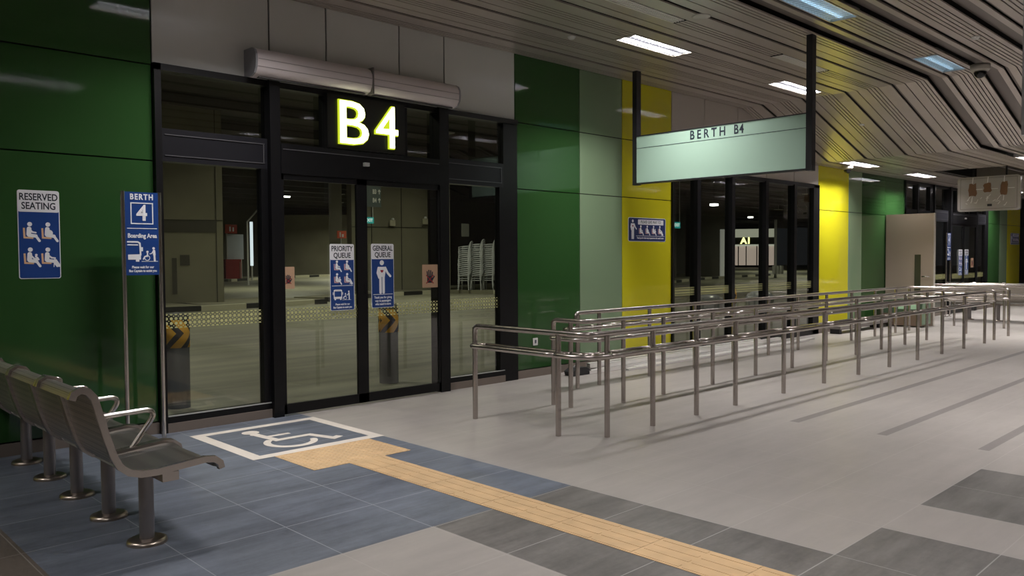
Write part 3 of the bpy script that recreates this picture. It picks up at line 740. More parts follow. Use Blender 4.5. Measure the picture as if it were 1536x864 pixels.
# ------------------------------------------------------------------ floor markings
F = fr_floor(0, 0, 0)
r = empty('wheelchair_bay_marking', (3.61, 6.64, 0), 'white wheelchair symbol in a white square painted on blue tiles', 'floor marking')
b = MB(); o0 = (2.98, 6.03, 4.24, 7.26); i0 = (3.085, 6.13, 4.14, 7.165)
b.prism([(o0[0], o0[1]), (o0[2], o0[1]), (o0[2], i0[1]), (o0[0], i0[1])], F, .0005, .002); b.prism([(o0[0], i0[3]), (o0[2], i0[3]), (o0[2], o0[3]), (o0[0], o0[3])], F, .0005, .002)
b.prism([(o0[0], i0[1]), (i0[0], i0[1]), (i0[0], i0[3]), (o0[0], i0[3])], F, .0005, .002); b.prism([(i0[2], i0[1]), (o0[2], i0[1]), (o0[2], i0[3]), (i0[2], i0[3])], F, .0005, .002)
part('square_border', b, PAINTW, r)
b = MB(); b.disc((3.44, 7.01), .078, F, .0005, .002)
b.stroke([(3.43, 6.92), (3.47, 6.56), (3.79, 6.56), (3.87, 6.28), (3.955, 6.32)], .072, F, .0005, .002, caps=False); b.stroke([(3.45, 6.745), (3.69, 6.745)], .055, F, .0005, .002, caps=False)
b.stroke([(3.53+.20*math.cos(R(a)), 6.43+.20*math.sin(R(a))) for a in range(128, 352, 8)], .062, F, .0005, .002)
b.disc((3.43, 6.90), .045, F, .0005, .002)
part('wheelchair_symbol', b, PAINTW, r)

r = empty('tactile_paving', (3.64, 4.5, 0), 'tan tactile guiding strip leading to the square marking', 'tactile paving')
b = MB(); b.box(3.16, 4.07, 5.41, 6.025, .0005, .003)
n = 0
yy = 5.44
while yy < 6.02:
    xx = 3.19
    while xx < 4.06:
        b.lathe([(.016, .003), (.011, .0065), (0, .007)], (xx, yy, 0), 8); xx += .0505
    yy += .0505
part('dotted_pad', b, TACT, r)
b = MB(); b.use(TACT).box(3.472, 3.803, YS+.2, 5.41, .0005, .003)
yy = 5.40
while yy > -.6:
    for k in range(4):
        xx = 3.505+.0885*k; b.box(xx-.016, xx+.016, yy-.292, yy-.010, .003, .0048)
    yy -= .304
b.use(mat('tact_joint', (.40, .27, .15), .7))
yy = 5.41-.304
while yy > -.6:
    b.box(3.472, 3.803, yy-.002, yy+.002, .003, .0033); yy -= .304*2
part('ribbed_strip', b, None, r)

# ------------------------------------------------------------------ queue railings
def arc_path(pts, rad, n=8):
    P = [Vector(p) for p in pts]; out = [P[0]]
    for i in range(1, len(P)-1):
        a = (P[i-1]-P[i]).normalized(); c = (P[i+1]-P[i]).normalized(); rr = rad
        s0 = P[i]+a*rr; s1 = P[i]+c*rr
        for k in range(n+1):
            t = k/n; out.append(s0*(1-t)**2+P[i]*2*t*(1-t)+s1*t**2)
    out.append(P[-1]); return out
ZT, ZM = .925, .735
def loop_path(cl_pts, hw=.082, rad=.20):
    P = arc_path([(p[0], p[1], ZM) for p in cl_pts], rad) if len(cl_pts) > 2 else [Vector((p[0], p[1], ZM)) for p in cl_pts]
    # resample
    L = [0]
    for a, c in zip(P[:-1], P[1:]): L.append(L[-1]+(c-a).length)
    tot = L[-1]; ss = sorted(set([hw*(1-math.cos(k*PI/16)) for k in range(9)]+[tot-hw*(1-math.cos(k*PI/16)) for k in range(9)]+[hw+(tot-2*hw)*k/(14 if len(P) > 2 else 2) for k in range(15 if len(P) > 2 else 3)]))
    def at(s):
        for i in range(len(L)-1):
            if s <= L[i+1]+1e-9:
                t = (s-L[i])/max(1e-9, L[i+1]-L[i]); return P[i].lerp(P[i+1], t), (P[i+1]-P[i]).normalized()
        return P[-1], (P[-1]-P[-2]).normalized()
    A, B_ = [], []
    for s in ss:
        c, t = at(s); n = Vector((-t.y, t.x, 0)); e = min(s, tot-s)
        w_ = hw if e >= hw else hw*math.sqrt(max(0, 1-(1-e/hw)**2))
        A.append(c+n*w_)
        if w_ > 1e-4: B_.append(c-n*w_)
    return A+B_[::-1]
def railing(line, bays, posts, lb, start_drop=True, end_drop=True, r0=.13):
    r = empty('queue_railing', (posts[0][0], posts[0][1], 0), lb, 'railing', 'stainless queue railings')
    pts = [(p[0], p[1], ZT) for p in line]
    if start_drop: pts = [(line[0][0], line[0][1], ZT-.13)]+pts
    if end_drop: pts = pts+[(line[-1][0], line[-1][1], ZT-.13)]
    P = []
    q = [Vector(p) for p in pts]; out = [q[0]]
    for i in range(1, len(q)-1):
        vert = abs(q[i].z-q[i-1].z) > .01 or abs(q[i+1].z-q[i].z) > .01
        rr = .06 if vert else r0
        a = (q[i-1]-q[i]).normalized(); c = (q[i+1]-q[i]).normalized()
        for k in range(9):
            t = k/8; out.append((q[i]+a*rr)*(1-t)**2+q[i]*2*t*(1-t)+(q[i]+c*rr)*t**2)
    out.append(q[-1])
    b = MB(); b.tube(out, .0265, 14); part('top_rail', b, STEEL, r)
    for bay in bays:
        b = MB(); b.tube(loop_path(bay), .0235, 12, closed=True); part('mid_rail', b, STEEL, r)
    for px, py in posts:
        b = MB(); b.tube([(px, py, 0), (px, py, ZT-.012)], .0255, 14); part('post', b, STEEL, r)
    return r
def bays_of(ps): return [(a, c) for a, c in zip(ps[:-1], ps[1:])]
rowx = [5.60, 6.28, 7.02, 7.77, 8.84, 9.89, 10.92, 11.98, 13.07, 14.14, 15.22, 16.36]
y1 = 4.56
p1 = [(5.33, 6.02), (5.33, 4.90)]+[(x, y1) for x in rowx]
railing([(5.33, 6.02), (5.33, y1), (16.36, y1)], [(p1[0], p1[1]), ((5.33, 4.90), (5.33, y1), (5.60, y1))]+bays_of([(x, y1) for x in rowx]), p1,
        'front stainless queue railing, nearest the open concourse')
y2 = 5.52; rx2 = [6.75, 7.06, 7.81, 8.86, 9.92, 10.95, 12.03, 13.12, 14.14, 15.2, 16.28, 17.15]
p2 = [(6.44, 5.99), (6.44, 5.74)]+[(x, y2) for x in rx2[1:]]+[(17.15, 4.62)]
railing([(6.44, 5.99), (6.44, y2), (17.15, y2), (17.15, 4.62)], [((6.44, 5.99), (6.44, y2), (7.06, y2))]+bays_of([(x, y2) for x in rx2[1:]])+[((17.15, y2), (17.15, 4.62))], p2,
        'middle stainless queue railing between the front and wall-side rows')
y3 = 6.51; rx3 = [7.43, 7.84, 8.89, 9.97, 11.02, 12.1, 13.12, 14.2, 15.25, 16.35, 17.4, 18.15]
p3 = [(x, y3) for x in rx3]+[(18.15, 5.4), (18.15, 4.64)]
railing([(7.40, y3), (18.15, y3), (18.15, 4.64)], [((7.24, y3), (7.84, y3))]+bays_of([(x, y3) for x in rx3[1:]])+bays_of([(18.15, y3), (18.15, 5.4), (18.15, 4.64)]), p3,
        'rear stainless queue railing, closest to the coloured wall')
p4 = [(20.0, 7.35), (20.0, 6.2), (20.0, 5.2), (20.0, 4.3), (20.3, 3.9), (21.3, 3.9), (22.3, 3.9)]
railing([(20.0, 7.35), (20.0, 3.9), (22.3, 3.9)], [(p4[0], p4[1]), (p4[1], p4[2]), (p4[2], p4[3]), ((20, 4.3), (20, 3.9), (20.3, 3.9)), (p4[4], p4[5]), (p4[5], p4[6])], p4,
        'distant queue railing of the next berth, before the beige partition')

# ------------------------------------------------------------------ benches
prof_b = [(1.235, .885), (1.245, .915), (1.275, .932), (1.31, .922), (1.338, .885), (1.36, .80), (1.395, .66), (1.425, .56), (1.455, .50), (1.50, .462), (1.56, .443),
          (1.64, .440), (1.78, .452), (1.90, .462), (1.955, .455), (1.985, .430), (1.992, .395)]
prof_b = [(1.62+(x-1.62)*1.03+.03, z) for x, z in prof_b]
def band(mb, prof, t, y0, y1, smooth=True):
    n = len(prof); P = [Vector((p[0], 0, p[1])) for p in prof]; A = []; B_ = []
    for i in range(n):
        d = (P[min(i+1, n-1)]-P[max(i-1, 0)]).normalized(); nn = Vector((-d.z, 0, d.x)); A.append(P[i]+nn*t/2); B_.append(P[i]-nn*t/2)
    vs = [(v.x, y0, v.z) for v in A]+[(v.x, y1, v.z) for v in A]+[(v.x, y0, v.z) for v in B_]+[(v.x, y1, v.z) for v in B_]
    fs = []
    for i in range(n-1):
        fs += [(i, i+n, i+n+1, i+1), (i+2*n, i+1+2*n, i+1+3*n, i+3*n)]
    mb.add(vs, fs, True)
    fs = []
    for i in range(n-1): fs += [(i, i+1, i+1+2*n, i+2*n), (i+n, i+3*n, i+3*n+1, i+n+1)]
    fs += [(0, 2*n, 3*n, n), (n-1, 2*n-1, 4*n-1, 3*n-1)]
    mb.add(vs, fs)
def bench(ox, oy, nseat, lb):
    r = empty('metal_bench', (1.68+ox, 4.5+oy, 0), lb, 'bench', 'perforated steel benches')
    pitch = .635
    for k in range(nseat):
        y0 = 4.50+oy+k*pitch; y1_ = y0+pitch
        pr = [(x+ox, z) for x, z in prof_b]
        b = MB(); band(b, pr, .036, y0+.003, y0+.034); s = part('seat_frame', b, STEEL, r)
        b = MB(); band(b, pr, .036, y1_-.034, y1_-.003); part('seat_frame', b, STEEL, r)
        # seat pan and backrest, slightly dished in the middle
        for nm, rng, mt_ in (('backrest', pr[0:10], PERFB), ('seat_pan', pr[9:17], PERF)):
            b = MB(); ym = (y0+y1_)/2
            cr = (.010, 0)
            for ya, yb_, da, db in ((y0+.03, y0+.11, 0, .012), (y0+.11, ym, .012, .012), (ym, y1_-.11, .012, .012), (y1_-.11, y1_-.03, .012, 0)):
                n = len(rng); P = [Vector((q[0], 0, q[1])) for q in rng]; vs = []
                for yy, dd in ((ya, da), (yb_, db)):
                    for i in range(n):
                        d = (P[min(i+1, n-1)]-P[max(i-1, 0)]).normalized(); nn = Vector((-d.z, 0, d.x)); q = P[i]-nn*(dd*(1 if nm == 'seat_pan' else -.0)+0); vs.append((q.x, yy, q.z))
                b.add(vs, [(i, i+n, i+n+1, i+1) for i in range(n-1)], True)
            part(nm, b, mt_, s)
    for k in range(nseat):
        y_ = 4.71+oy+k*pitch
        b = MB(); b.tube([(1.68+ox, y_, .01), (1.68+ox, y_, .40)], .040, 20); g = part('leg', b, LEGM, r)
        b = MB(); b.lathe([(0, .028), (.085, .028), (.104, .020), (.108, .010), (.108, 0)], (1.68+ox, y_, 0)); part('base_disc', b, DISC, g)
    b = MB(); b.box(1.70+ox, 1.79+ox, 4.515+oy, 4.5+oy+nseat*pitch-.01, .375, .425); part('beam', b, STEEL, r)
    for k in range(1, nseat):
        y_ = 4.50+oy+k*pitch
        q = [(1.42+ox, y_, .665), (1.60+ox, y_, .675), (1.80+ox, y_, .672), (1.865+ox, y_, .655), (1.895+ox, y_, .605), (1.885+ox, y_, .555), (1.80+ox, y_, .485), (1.745+ox, y_, .445)]
        q = [q[0]]+arc_path([q[0], (1.92+ox, y_, .678), (1.745+ox, y_, .445)], .10, 10)[1:]
        b = MB(); b.tube(q, .0165, 12); part('armrest', b, STEEL2, r)
bench(0, 0, 5, 'perforated steel bench with armrests at the left, on blue tiles')
bench(20.45, -.1, 4, 'distant perforated steel bench behind the far railing')

# ------------------------------------------------------------------ things by the wall
names = [('aluminium_channel', 8.45, 13.2, 7.22, 0, .05), ('aluminium_channel', 8.7, 13.6, 7.30, 0, .05), ('aluminium_channel', 8.5, 13.4, 7.38, 0, .055), ('aluminium_channel', 9.1, 14.6, 7.06, 0, .03), ('aluminium_channel', 8.9, 13.9, 7.26, .052, .06), ('aluminium_channel', 8.6, 13.3, 7.34, .057, .07), ('aluminium_channel', 9.4, 15.0, 7.14, 0, .03)]
lbs = ['front channel of the long pale aluminium bundle on the floor', 'second pale aluminium channel in the floor bundle', 'pale aluminium channel lying closest to the wall', 'thin pale strip lying nearest the rear railing', 'upper pale channel stacked on the bundle, front one', 'upper pale channel stacked on the bundle, wall side', 'thin pale strip in front of the aluminium bundle, reaching furthest right']
for i, (nm, a, c, y_, z_, h_) in enumerate(names):
    b = MB(); t = .004; w_ = .035
    b.box(a, c, y_-w_, y_+w_, z_+.001, z_+.001+t); b.box(a, c, y_-w_, y_-w_+t, z_+.001, z_+h_); b.box(a, c, y_+w_-t, y_+w_, z_+.001, z_+h_)
    b.box(a, c, y_-w_, y_+w_, z_+h_-t, z_+h_)
    solid(nm, b, mat('pale_alu', (.88, .86, .83), .4, .25), lbs[i], 'metal channel', 'aluminium channels on the floor')
r = empty('tool_bag', (8.35, 7.28, 0), 'small black bag on the floor beside the aluminium channels', 'bag')
b = MB(); b.prism([(-.16, 0), (.18, 0), (.20, .05), (.12, .10), (-.08, .11), (-.18, .06)], fr_wall(8.30, .002, 7.36), 0, .16); part('body', b, DARKR, r)
b = MB(); b.tube([(8.22, 7.28, .09), (8.25, 7.28, .135), (8.33, 7.28, .135), (8.36, 7.28, .09)], .008, 8); part('handle', b, mat('bag_grey', (.3, .3, .3), .5), r)
# long low steel ledge past the window
r = empty('low_ledge', (18.2, 7.33, 0), 'long low grey ledge on black feet below the far yellow panel', 'ledge')
b = MB(); b.box(16.3, 20.6, 7.18, 7.46, .10, .16); part('plank', b, mat('ledge_grey', (.28, .26, .25), .4, .3), r)
for q in (16.4, 18.4, 20.4):
    b = MB(); b.box(q-.05, q+.05, 7.22, 7.42, 0, .10); part('foot', b, DARKR, r)
# beige partition next to far entrance
r = empty('beige_partition', (19.66, 7.05, 0), 'tall plain beige partition standing out from the wall', 'partition')
b = MB(); b.box(19.62, 19.70, 6.53, 7.58, .0, 2.555); b.use(mat('beige_edge', (.62, .58, .52), .4)); b.box(19.615, 19.705, 6.515, 6.53, 0, 2.56); b.use(mat('beige_board', (.42, .34, .27), .6))
b.mi = [1]*6+[0]*6; b.ms = [MATS['beige_edge'], MATS['beige_board']]
part('board', b, None, r)
b = MB(); b.box(19.605, 19.62, 6.80, 6.93, .25, 1.62); part('vision_slot', b, mat('slot_olive', (.05, .055, .04), .2), r)
b = MB(); b.tube([(19.62, 6.60, 1.12), (19.55, 6.60, 1.12), (19.55, 6.75, 1.12), (19.62, 6.75, 1.12)], .015, 8); part('handle', b, STEEL2, r)
# low display cabinet
r = empty('display_cabinet', (19.2, 6.9, 0), 'low brown cabinet with pale green glass panels behind the railings', 'cabinet')
b = MB(); b.use(mat('cabinet_brown', (.16, .11, .075), .5)); b.box(19.0, 19.5, 6.55, 7.4, .03, .30); part('body', b, None, r)
b = MB(); b.box(18.995, 19.51, 6.56, 7.40, .30, .62); part('upper_body', b, mat('cabinet_green', (.06, .10, .06), .3), r)
for a, c in ((6.62, 6.80), (6.86, 7.05)):
    b = MB(); b.box(18.985, 18.996, a, c, .40, .60); part('glass_panel', b, mat('pane_mint', (.42, .66, .46), .2), r)
b = MB(); b.box(19.0, 19.5, 6.535, 6.55, .06, .66); part('side_panel', b, mat('pane_sage', (.17, .26, .17), .3), r)
for q in (6.62, 7.3):
    b = MB(); b.box(19.05, 19.1, q-.03, q+.03, 0, .03); part('foot', b, DARKR, r)

# wrapped hanging panel and ceiling opening
r = empty('wrapped_display_panel', (20.0, 5.53, 2.57), 'hanging panel wrapped in clear plastic with brown cardboard patches', 'panel')
Fp = fr_negx(19.95, 6.15, 2.57)
b = MB(); b.rrect(0, 0, 1.23, .76, .06, Fp, -.10, 0); part('panel_body', b, mat('wrapped_plastic', (.45, .42, .40), .18, bump=.6, bscale=9, coat=.6), r)
b = MB(); b.stroke([(.06, .05), (1.17, .05), (1.17, .72), (.06, .72)], .006, Fp, 0, .003, caps=False, closed=True); part('border_line', b, mat('wrap_line', (.1, .09, .09), .5), r)
for cx, cy, ww, hh in ((.30, .47, .20, .34), (.60, .50, .18, .24), (.92, .48, .17, .34)):
    pts = []
    for k in range(14):
        a = 2*PI*k/14; rr = 1+random.uniform(-.22, .12); sq = 1/max(abs(math.cos(a)), abs(math.sin(a)))
        pts.append((cx+ww/2*math.cos(a)*sq*rr*.9, cy+hh/2*math.sin(a)*sq*rr*.9))
    b = MB(); b.prism(pts, Fp, .001, .006); part('cardboard_patch', b, mat('cardboard', (.20, .105, .06), .7), r)
b = MB()
for k in range(16):
    cx, cy = random.uniform(.15, .95), random.uniform(.08, .3); b.stroke([(cx, cy), (cx+random.uniform(.02, .08), cy+random.uniform(-.03, .10))], .008, Fp, .0, .004)
for cx in (.30, .60, .92): b.stroke([(cx, .62), (cx+.01, .74)], .014, Fp, .006, .008); b.stroke([(cx, .32), (cx-.01, .22)], .012, Fp, .006, .008); b.stroke([(cx+.08, .48), (cx+.2, .48)], .012, Fp, .006, .008)
part('plastic_creases', b, mat('crease_white', (.8, .8, .8), .3), r)
b = MB(); b.rrect(.60, .10, .69, .15, .004, Fp, 0, .006); part('black_label', b, DARKR, r)
for q in (5.2, 5.85):
    b = MB(); b.tube([(20.0, q, 3.33), (20.0, q, 3.72)], .02, 8); part('hanger_rod', b, POSTD, r)
b = MB(); b.box(HOLE[0], HOLE[0]+.03, HOLE[2], HOLE[3], 3.45, 3.7); b.box(HOLE[1]-.03, HOLE[1], HOLE[2], HOLE[3], 3.45, 3.7)
b.box(HOLE[0], HOLE[1], HOLE[2]+.3, HOLE[2]+.34, 3.52, 3.56); struct('trim_1', b, CEILD)

# ------------------------------------------------------------------ bus lanes beyond the glass
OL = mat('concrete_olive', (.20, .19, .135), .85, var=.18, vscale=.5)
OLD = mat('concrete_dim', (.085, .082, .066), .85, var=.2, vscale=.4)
def chevron_mat():
    mt = bpy.data.materials.new('chevron_wrap'); mt.use_nodes = True; nt = mt.node_tree; t = NT(nt); b = nt.nodes['Principled BSDF']
    tc = nt.nodes.new('ShaderNodeTexCoord'); sx = nt.nodes.new('ShaderNodeSeparateXYZ'); nt.links.new(tc.outputs['Object'], sx.inputs[0])
    a = t.m('ARCTAN2', sx.outputs[1], sx.outputs[0]); u = t.m('MULTIPLY', a, .128); v = t.m('ABSOLUTE', t.m('SUBTRACT', sx.outputs[2], .81))
    q = t.m('FRACT', t.m('ADD', t.m('DIVIDE', t.m('ADD', u, t.m('MULTIPLY', v, .95)), .19), 20.36))
    nt.links.new(t.mix(t.m('LESS_THAN', q, .42), (.98, .50, .02), (.012, .012, .012)), b.inputs['Base Color']); b.inputs['Roughness'].default_value = .5
    return mt
CHEV = chevron_mat()
def bollard(x, y_, lb):
    r = empty('bollard', (x, y_, 0), lb, 'bollard', 'road bollards')
    b = MB(); b.lathe([(.122, 0), (.122, .97), (.118, .995), (.09, 1.02), (.0, 1.035)], (x, y_, 0), 32); part('shaft', b, mat('bollard_grey', (.10, .10, .105), .6), r)
    b = MB(); b.lathe([(.1225, .655), (.1285, .655), (.1285, .955), (.1225, .955)], (x, y_, 0), 40); part('chevron_band', b, CHEV, r)
bollard(3.50, 8.80, 'bollard with yellow chevron wrap behind the left side glass')
bollard(6.13, 8.60, 'bollard with yellow chevron wrap behind the right door leaf')
bollard(14.6, 8.7, 'bollard with yellow chevron wrap behind the far dark window')

KB = bpy.data.materials.new('kerb_stripes'); KB.use_nodes = True; t = NT(KB.node_tree); P_, x_, y_, z_ = t.pos()
q_ = t.m('LESS_THAN', t.m('FRACT', t.m('ADD', t.m('DIVIDE', t.m('ADD', x_, t.m('MULTIPLY', y_, -.3)), 2.6), 50.2)), .42)
KB.node_tree.links.new(t.mix(q_, (.52, .50, .38), (.02, .02, .02)), KB.node_tree.nodes['Principled BSDF'].inputs['Base Color'])
def kerb(pts, depth, h_, lb, grp='striped kerbs'):
    b = MB(); n = len(pts)
    for i in range(n-1):
        a, c = Vector((*pts[i], 0)), Vector((*pts[i+1], 0)); d = (c-a).normalized(); nn = Vector((-d.y, d.x, 0))
        def quad(o0, o1, z0, z1, mt):
            b.use(mt)
            vs = [a+nn*o0, c+nn*o0, c+nn*o1, a+nn*o1]; vs = [Vector((v.x, v.y, z0)) for v in vs]+[Vector((v.x, v.y, z1)) for v in vs]
            b.add(vs, [(0, 3, 2, 1), (4, 5, 6, 7), (0, 1, 5, 4), (1, 2, 6, 5), (2, 3, 7, 6), (3, 0, 4, 7)])
        quad(0, .25, 0, h_, KB); quad(.25, depth, 0, h_-.005, OL)
    solid('striped_kerb', b, None, lb, 'kerb', grp)
kerb([(4, 24.6), (11, 24.7), (15.4, 25.3)], 3.5, .16, 'black and white striped kerb around the concrete pier')
kerb([(16.2, 26.4), (19.5, 28.0), (23.2, 28.6)], 1.6, .16, 'black and white striped kerb seen right of the queue signs')
kerb([(24.5, 26.1), (27.5, 27.0), (34, 29.0)], 2.6, .16, 'striped kerb under the stacked plastic chairs')
kerb([(26, 55.5), (34, 62.0), (44, 65.5)], 1.2, .18, 'most distant striped kerb, before the far olive wall')
kerb([(40, 28), (50, 31.5), (62, 33.2)], .6, .16, 'striped kerb seen through the far dark window')

def tbox(name, cx, cy, wx, wy, z0, z1, ang, mt, label, cat, group=None, shape=None):
    b = MB(); b.box(-wx/2, wx/2, -wy/2, wy/2, 0, z1-z0)
    o = bpy.data.objects.new(name, b.mesh(name, [mt])); COL.objects.link(o); o.location = (cx, cy, z0); o.rotation_euler = (0, 0, R(ang))
    return tag(o, label, cat, group)
# concrete pier: shaft with darker repair patches and panel joints as parts
r = empty('concrete_pier', (11.25, 27.4, .15), 'broad stained concrete pier behind the left side glass', 'pier', rz=R(-21))
b = MB(); b.box(-1.15, 1.15, -.5, 1.8, 0, 6.9); part('shaft', b, OL, r, local=True)
b = MB()
for z0 in (2.75, 5.6): b.box(-1.152, 1.152, -.512, -.5, z0, z0+.02)
for q in (-.85, .95): b.box(q-.01, q+.01, -.512, -.5, 0, 6.9)
part('joint_lines', b, mat('joint_dark', (.02, .02, .016), .9), r, local=True)
b = MB(); b.box(-.85, .95, -.515, -.5, 2.35, 2.74); b.box(-.45, -.30, -.515, -.5, .3, 1.5); b.box(-.2, .1, -.515, -.5, 1.25, 1.6); b.box(-1.05, -.9, -.515, -.5, 1.0, 1.4); part('repair_patch', b, mat('patch_dark', (.07, .066, .05), .85), r, local=True)
b = MB(); b.box(1.15, 1.17, -.42, .1, 0, 6.9); part('pale_edge', b, mat('edge_pale', (.19, .175, .125), .8), r, local=True)
# distant structures
b = MB()
def wbox(b, p0, p1, th, z0, z1):
    a, c = Vector((*p0, 0)), Vector((*p1, 0)); d = (c-a).normalized(); nn = Vector((-d.y, d.x, 0))*th
    vs = [a, c, c+nn, a+nn]; vs = [Vector((v.x, v.y, z0)) for v in vs]+[Vector((v.x, v.y, z1)) for v in vs]
    b.add(vs, [(0, 3, 2, 1), (4, 5, 6, 7), (0, 1, 5, 4), (1, 2, 6, 5), (2, 3, 7, 6), (3, 0, 4, 7)])
wbox(b, (37.8, 72), (43.5, 66.8), 2, .0, 5.8)
r = solid('concrete_wall', b, OL, 'distant olive concrete wall seen through the left door leaf', 'wall')
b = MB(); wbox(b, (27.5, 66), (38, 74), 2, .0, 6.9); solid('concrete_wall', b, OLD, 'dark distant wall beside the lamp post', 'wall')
b = MB(); wbox(b, (10, 44), (25, 50.5), 1, .0, 6.9) ; solid('concrete_wall', b, OLD, 'dim wall behind the broad pier', 'wall') if 0 else None
r = empty('bay_wall', (20, 30.8, 0), 'olive concrete wall with panel joints behind the right door leaf', 'wall')
b = MB(); wbox(b, (20.1, 30.9), (23.75, 30.1), .6, .15, 6.9); part('wall_face', b, OL, r)
b = MB(); wbox(b, (20.1, 30.88), (23.75, 30.08), .01, 3.0, 3.03)
for q in (.25, .64): wbox(b, (20.1+3.65*q-.015, 30.88-.8*q), (20.1+3.65*q+.015, 30.873-.8*q), .02, .15, 6.9)
part('joint_lines', b, MATS['joint_dark'], r)
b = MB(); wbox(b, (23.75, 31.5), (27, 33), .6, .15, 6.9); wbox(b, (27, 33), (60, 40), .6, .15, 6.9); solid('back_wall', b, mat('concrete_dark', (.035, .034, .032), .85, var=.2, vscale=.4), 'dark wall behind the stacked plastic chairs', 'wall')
tbox('pale_column', 23.95, 29.35, .75, .7, .0, 6.9, -35, mat('column_pale', (.30, .30, .22), .8), 'pale square column left of the stacked chairs', 'column')
tbox('grey_column', 19.9, 31.9, .55, .55, .0, 6.9, -30, mat('column_mid', (.17, .165, .125), .8), 'slim concrete column behind the middle of the double door', 'column')
# pipe, sign posts, lamp
b = MB(); b.tube([(23.2, 47.2, 0), (23.2, 47.2, 3.9), (24.4, 47.2, 5.2), (24.4, 47.2, 6.9)], .06, 8); solid('drain_pipe', b, mat('pipe_pale', (.5, .5, .48), .5), 'thin pale drain pipe bent near the top behind the side glass', 'pipe')
r = empty('street_lamp', (29.7, 54.85, 0), 'slim white lamp post with a lit head behind the left door post', 'lamp')
b = MB(); b.tube([(29.7, 54.85, 0), (29.7, 54.85, 6.15)], .05, 8); part('pole', b, mat('pole_white', (.6, .6, .62), .4), r)
b = MB(); b.box(29.3, 30.3, 54.7, 55.0, 6.15, 6.25); part('lamp_head', b, emis('lamp_head', (1, 1, .95), 5), r)
r = empty('hydrant_sign', (26.95, 57.5, 0), 'red fire sign with white symbols high beside the broad pier', 'sign')
b = MB(); b.box(26.5, 27.4, 57.4, 57.5, 3.5, 4.15); part('red_board', b, mat('sign_red', (.42, .05, .03), .5), r)
b = MB(); b.box(26.8, 26.9, 57.38, 57.4, 3.65, 4.0); b.box(27.05, 27.15, 57.38, 57.4, 3.65, 3.95); part('symbols', b, SWHITE, r)
b = MB(); b.box(26.62, 26.70, 57.5, 57.58, 0, 3.9); part('post', b, MATS['pipe_pale'], r)
r = empty('white_board', (27.4, 57.7, 0), 'pale blue-white board standing under the red fire sign', 'board')
b = MB(); b.box(26.75, 28.0, 57.65, 57.7, 1.6, 3.45); part('panel', b, mat('board_bluewhite', (.50, .54, .60), .5), r)
for q in (26.9, 27.85):
    b = MB(); b.box(q-.04, q+.04, 57.7, 57.76, 0, 3.3); part('leg', b, MATS['pipe_pale'], r)
r = empty('red_cabinet', (26.9, 57.2, 0), 'dark red cabinet on the ground at the edge of the broad pier', 'cabinet')
b = MB(); b.box(26.3, 27.5, 57.0, 57.4, .0, 1.6); part('body', b, mat('cab_red', (.30, .03, .03), .5), r)
b = MB(); b.box(27.38, 27.42, 56.98, 57.0, .2, 1.4); part('edge_strip', b, mat('cab_strip', (.5, .35, .3), .5), r)
r = empty('lit_post', (28.55, 57.45, 0), 'thin bright white post beside the pale board', 'post')
b = MB(); b.box(28.45, 28.65, 57.4, 57.5, 1.1, 4.4); part('light_tube', b, emis('tube_white', (.8, .9, 1), 1.2), r)
b = MB(); b.box(28.5, 28.6, 57.42, 57.48, 0, 1.1); part('stand', b, MATS['pipe_pale'], r)
r = empty('fire_hose_sign', (19.6, 31.0, 2.45), 'small red fire hose sign above the priority queue sign', 'sign')
b = MB(); b.box(19.4, 19.85, 30.95, 31.0, 2.5, 2.82); part('board', b, mat('sign_red2', (.45, .08, .04), .5, emit=(.5, .1, .05), estr=.15), r)
b = MB(); b.box(19.5, 19.56, 30.93, 30.95, 2.55, 2.76); b.box(19.62, 19.70, 30.93, 30.95, 2.55, 2.68); part('symbols', b, SWHITE, r)
b = MB(); b.box(19.6, 19.64, 31.0, 31.04, .0, 2.5); part('post', b, MATS['pipe_pale'], r)
def exit_sign(x, y_, z, s, lb):
    r = empty('exit_sign', (x, y_, z), lb, 'sign', 'green exit signs')
    b = MB(); b.box(x-.22*s, x+.22*s, y_-.03, y_, z, z+.24*s); part('board', b, mat('exit_green', (.02, .20, .17), .4, emit=(.04, .45, .42), estr=.5), r)
    b = MB(); text('EXIT', .17*s, fr_wall(x, z+.12*s, y_-.03), 0, .01, b, .004); part('lettering', b, emis('exit_white', (.8, 1, .95), .9), r)
    for q in (-.18, .18):
        b = MB(); b.box(x+q*s-.015, x+q*s+.015, y_-.03, y_, z+.24*s, 6.96); part('hanger', b, WHITEP, r)
exit_sign(20.56, 30.25, 3.15, 1.15, 'small green exit sign hung behind the right door leaf')
exit_sign(42.1, 28.8, 3.35, 1.6, 'tiny green exit sign behind the left pane of the far window')
r = empty('direction_sign', (19.6, 28.4, 4.0), 'dark hanging sign with columns of letters and arrows behind the glass', 'sign')
b = MB(); b.box(19.0, 19.95, 28.42, 28.5, 3.75, 5.3).box(19.2, 19.24, 28.44, 28.48, 5.3, 6.96).box(19.7, 19.74, 28.44, 28.48, 5.3, 6.96); part('board', b, mat('dir_board', (.035, .05, .048), .5), r)
b = MB()
for k, s_ in enumerate(('B1 <', 'B2 ^', 'B3 ^', 'B4 >')):
    for q, ch in enumerate(s_.split()):
        if q == 0: text(['A1', 'A2', 'B3', 'B4'][k], .26, fr_wall(19.62, 5.1-k*.36, 28.42), 0, .01, b, .008, xs=.7)
part('lettering', b, mat('dir_white', (.45, .45, .42), .5), r)
for k in range(4):
    b = MB(); b.stroke([(0, -.08), (0, .08)], .03, fr_wall(19.86, 5.1-k*.36, 28.42), 0, .01); b.stroke([(-.05, .03), (0, .09), (.05, .03)], .03, fr_wall(19.86, 5.1-k*.36, 28.42), 0, .01)
    part('arrow', b, MATS['dir_white'], r)
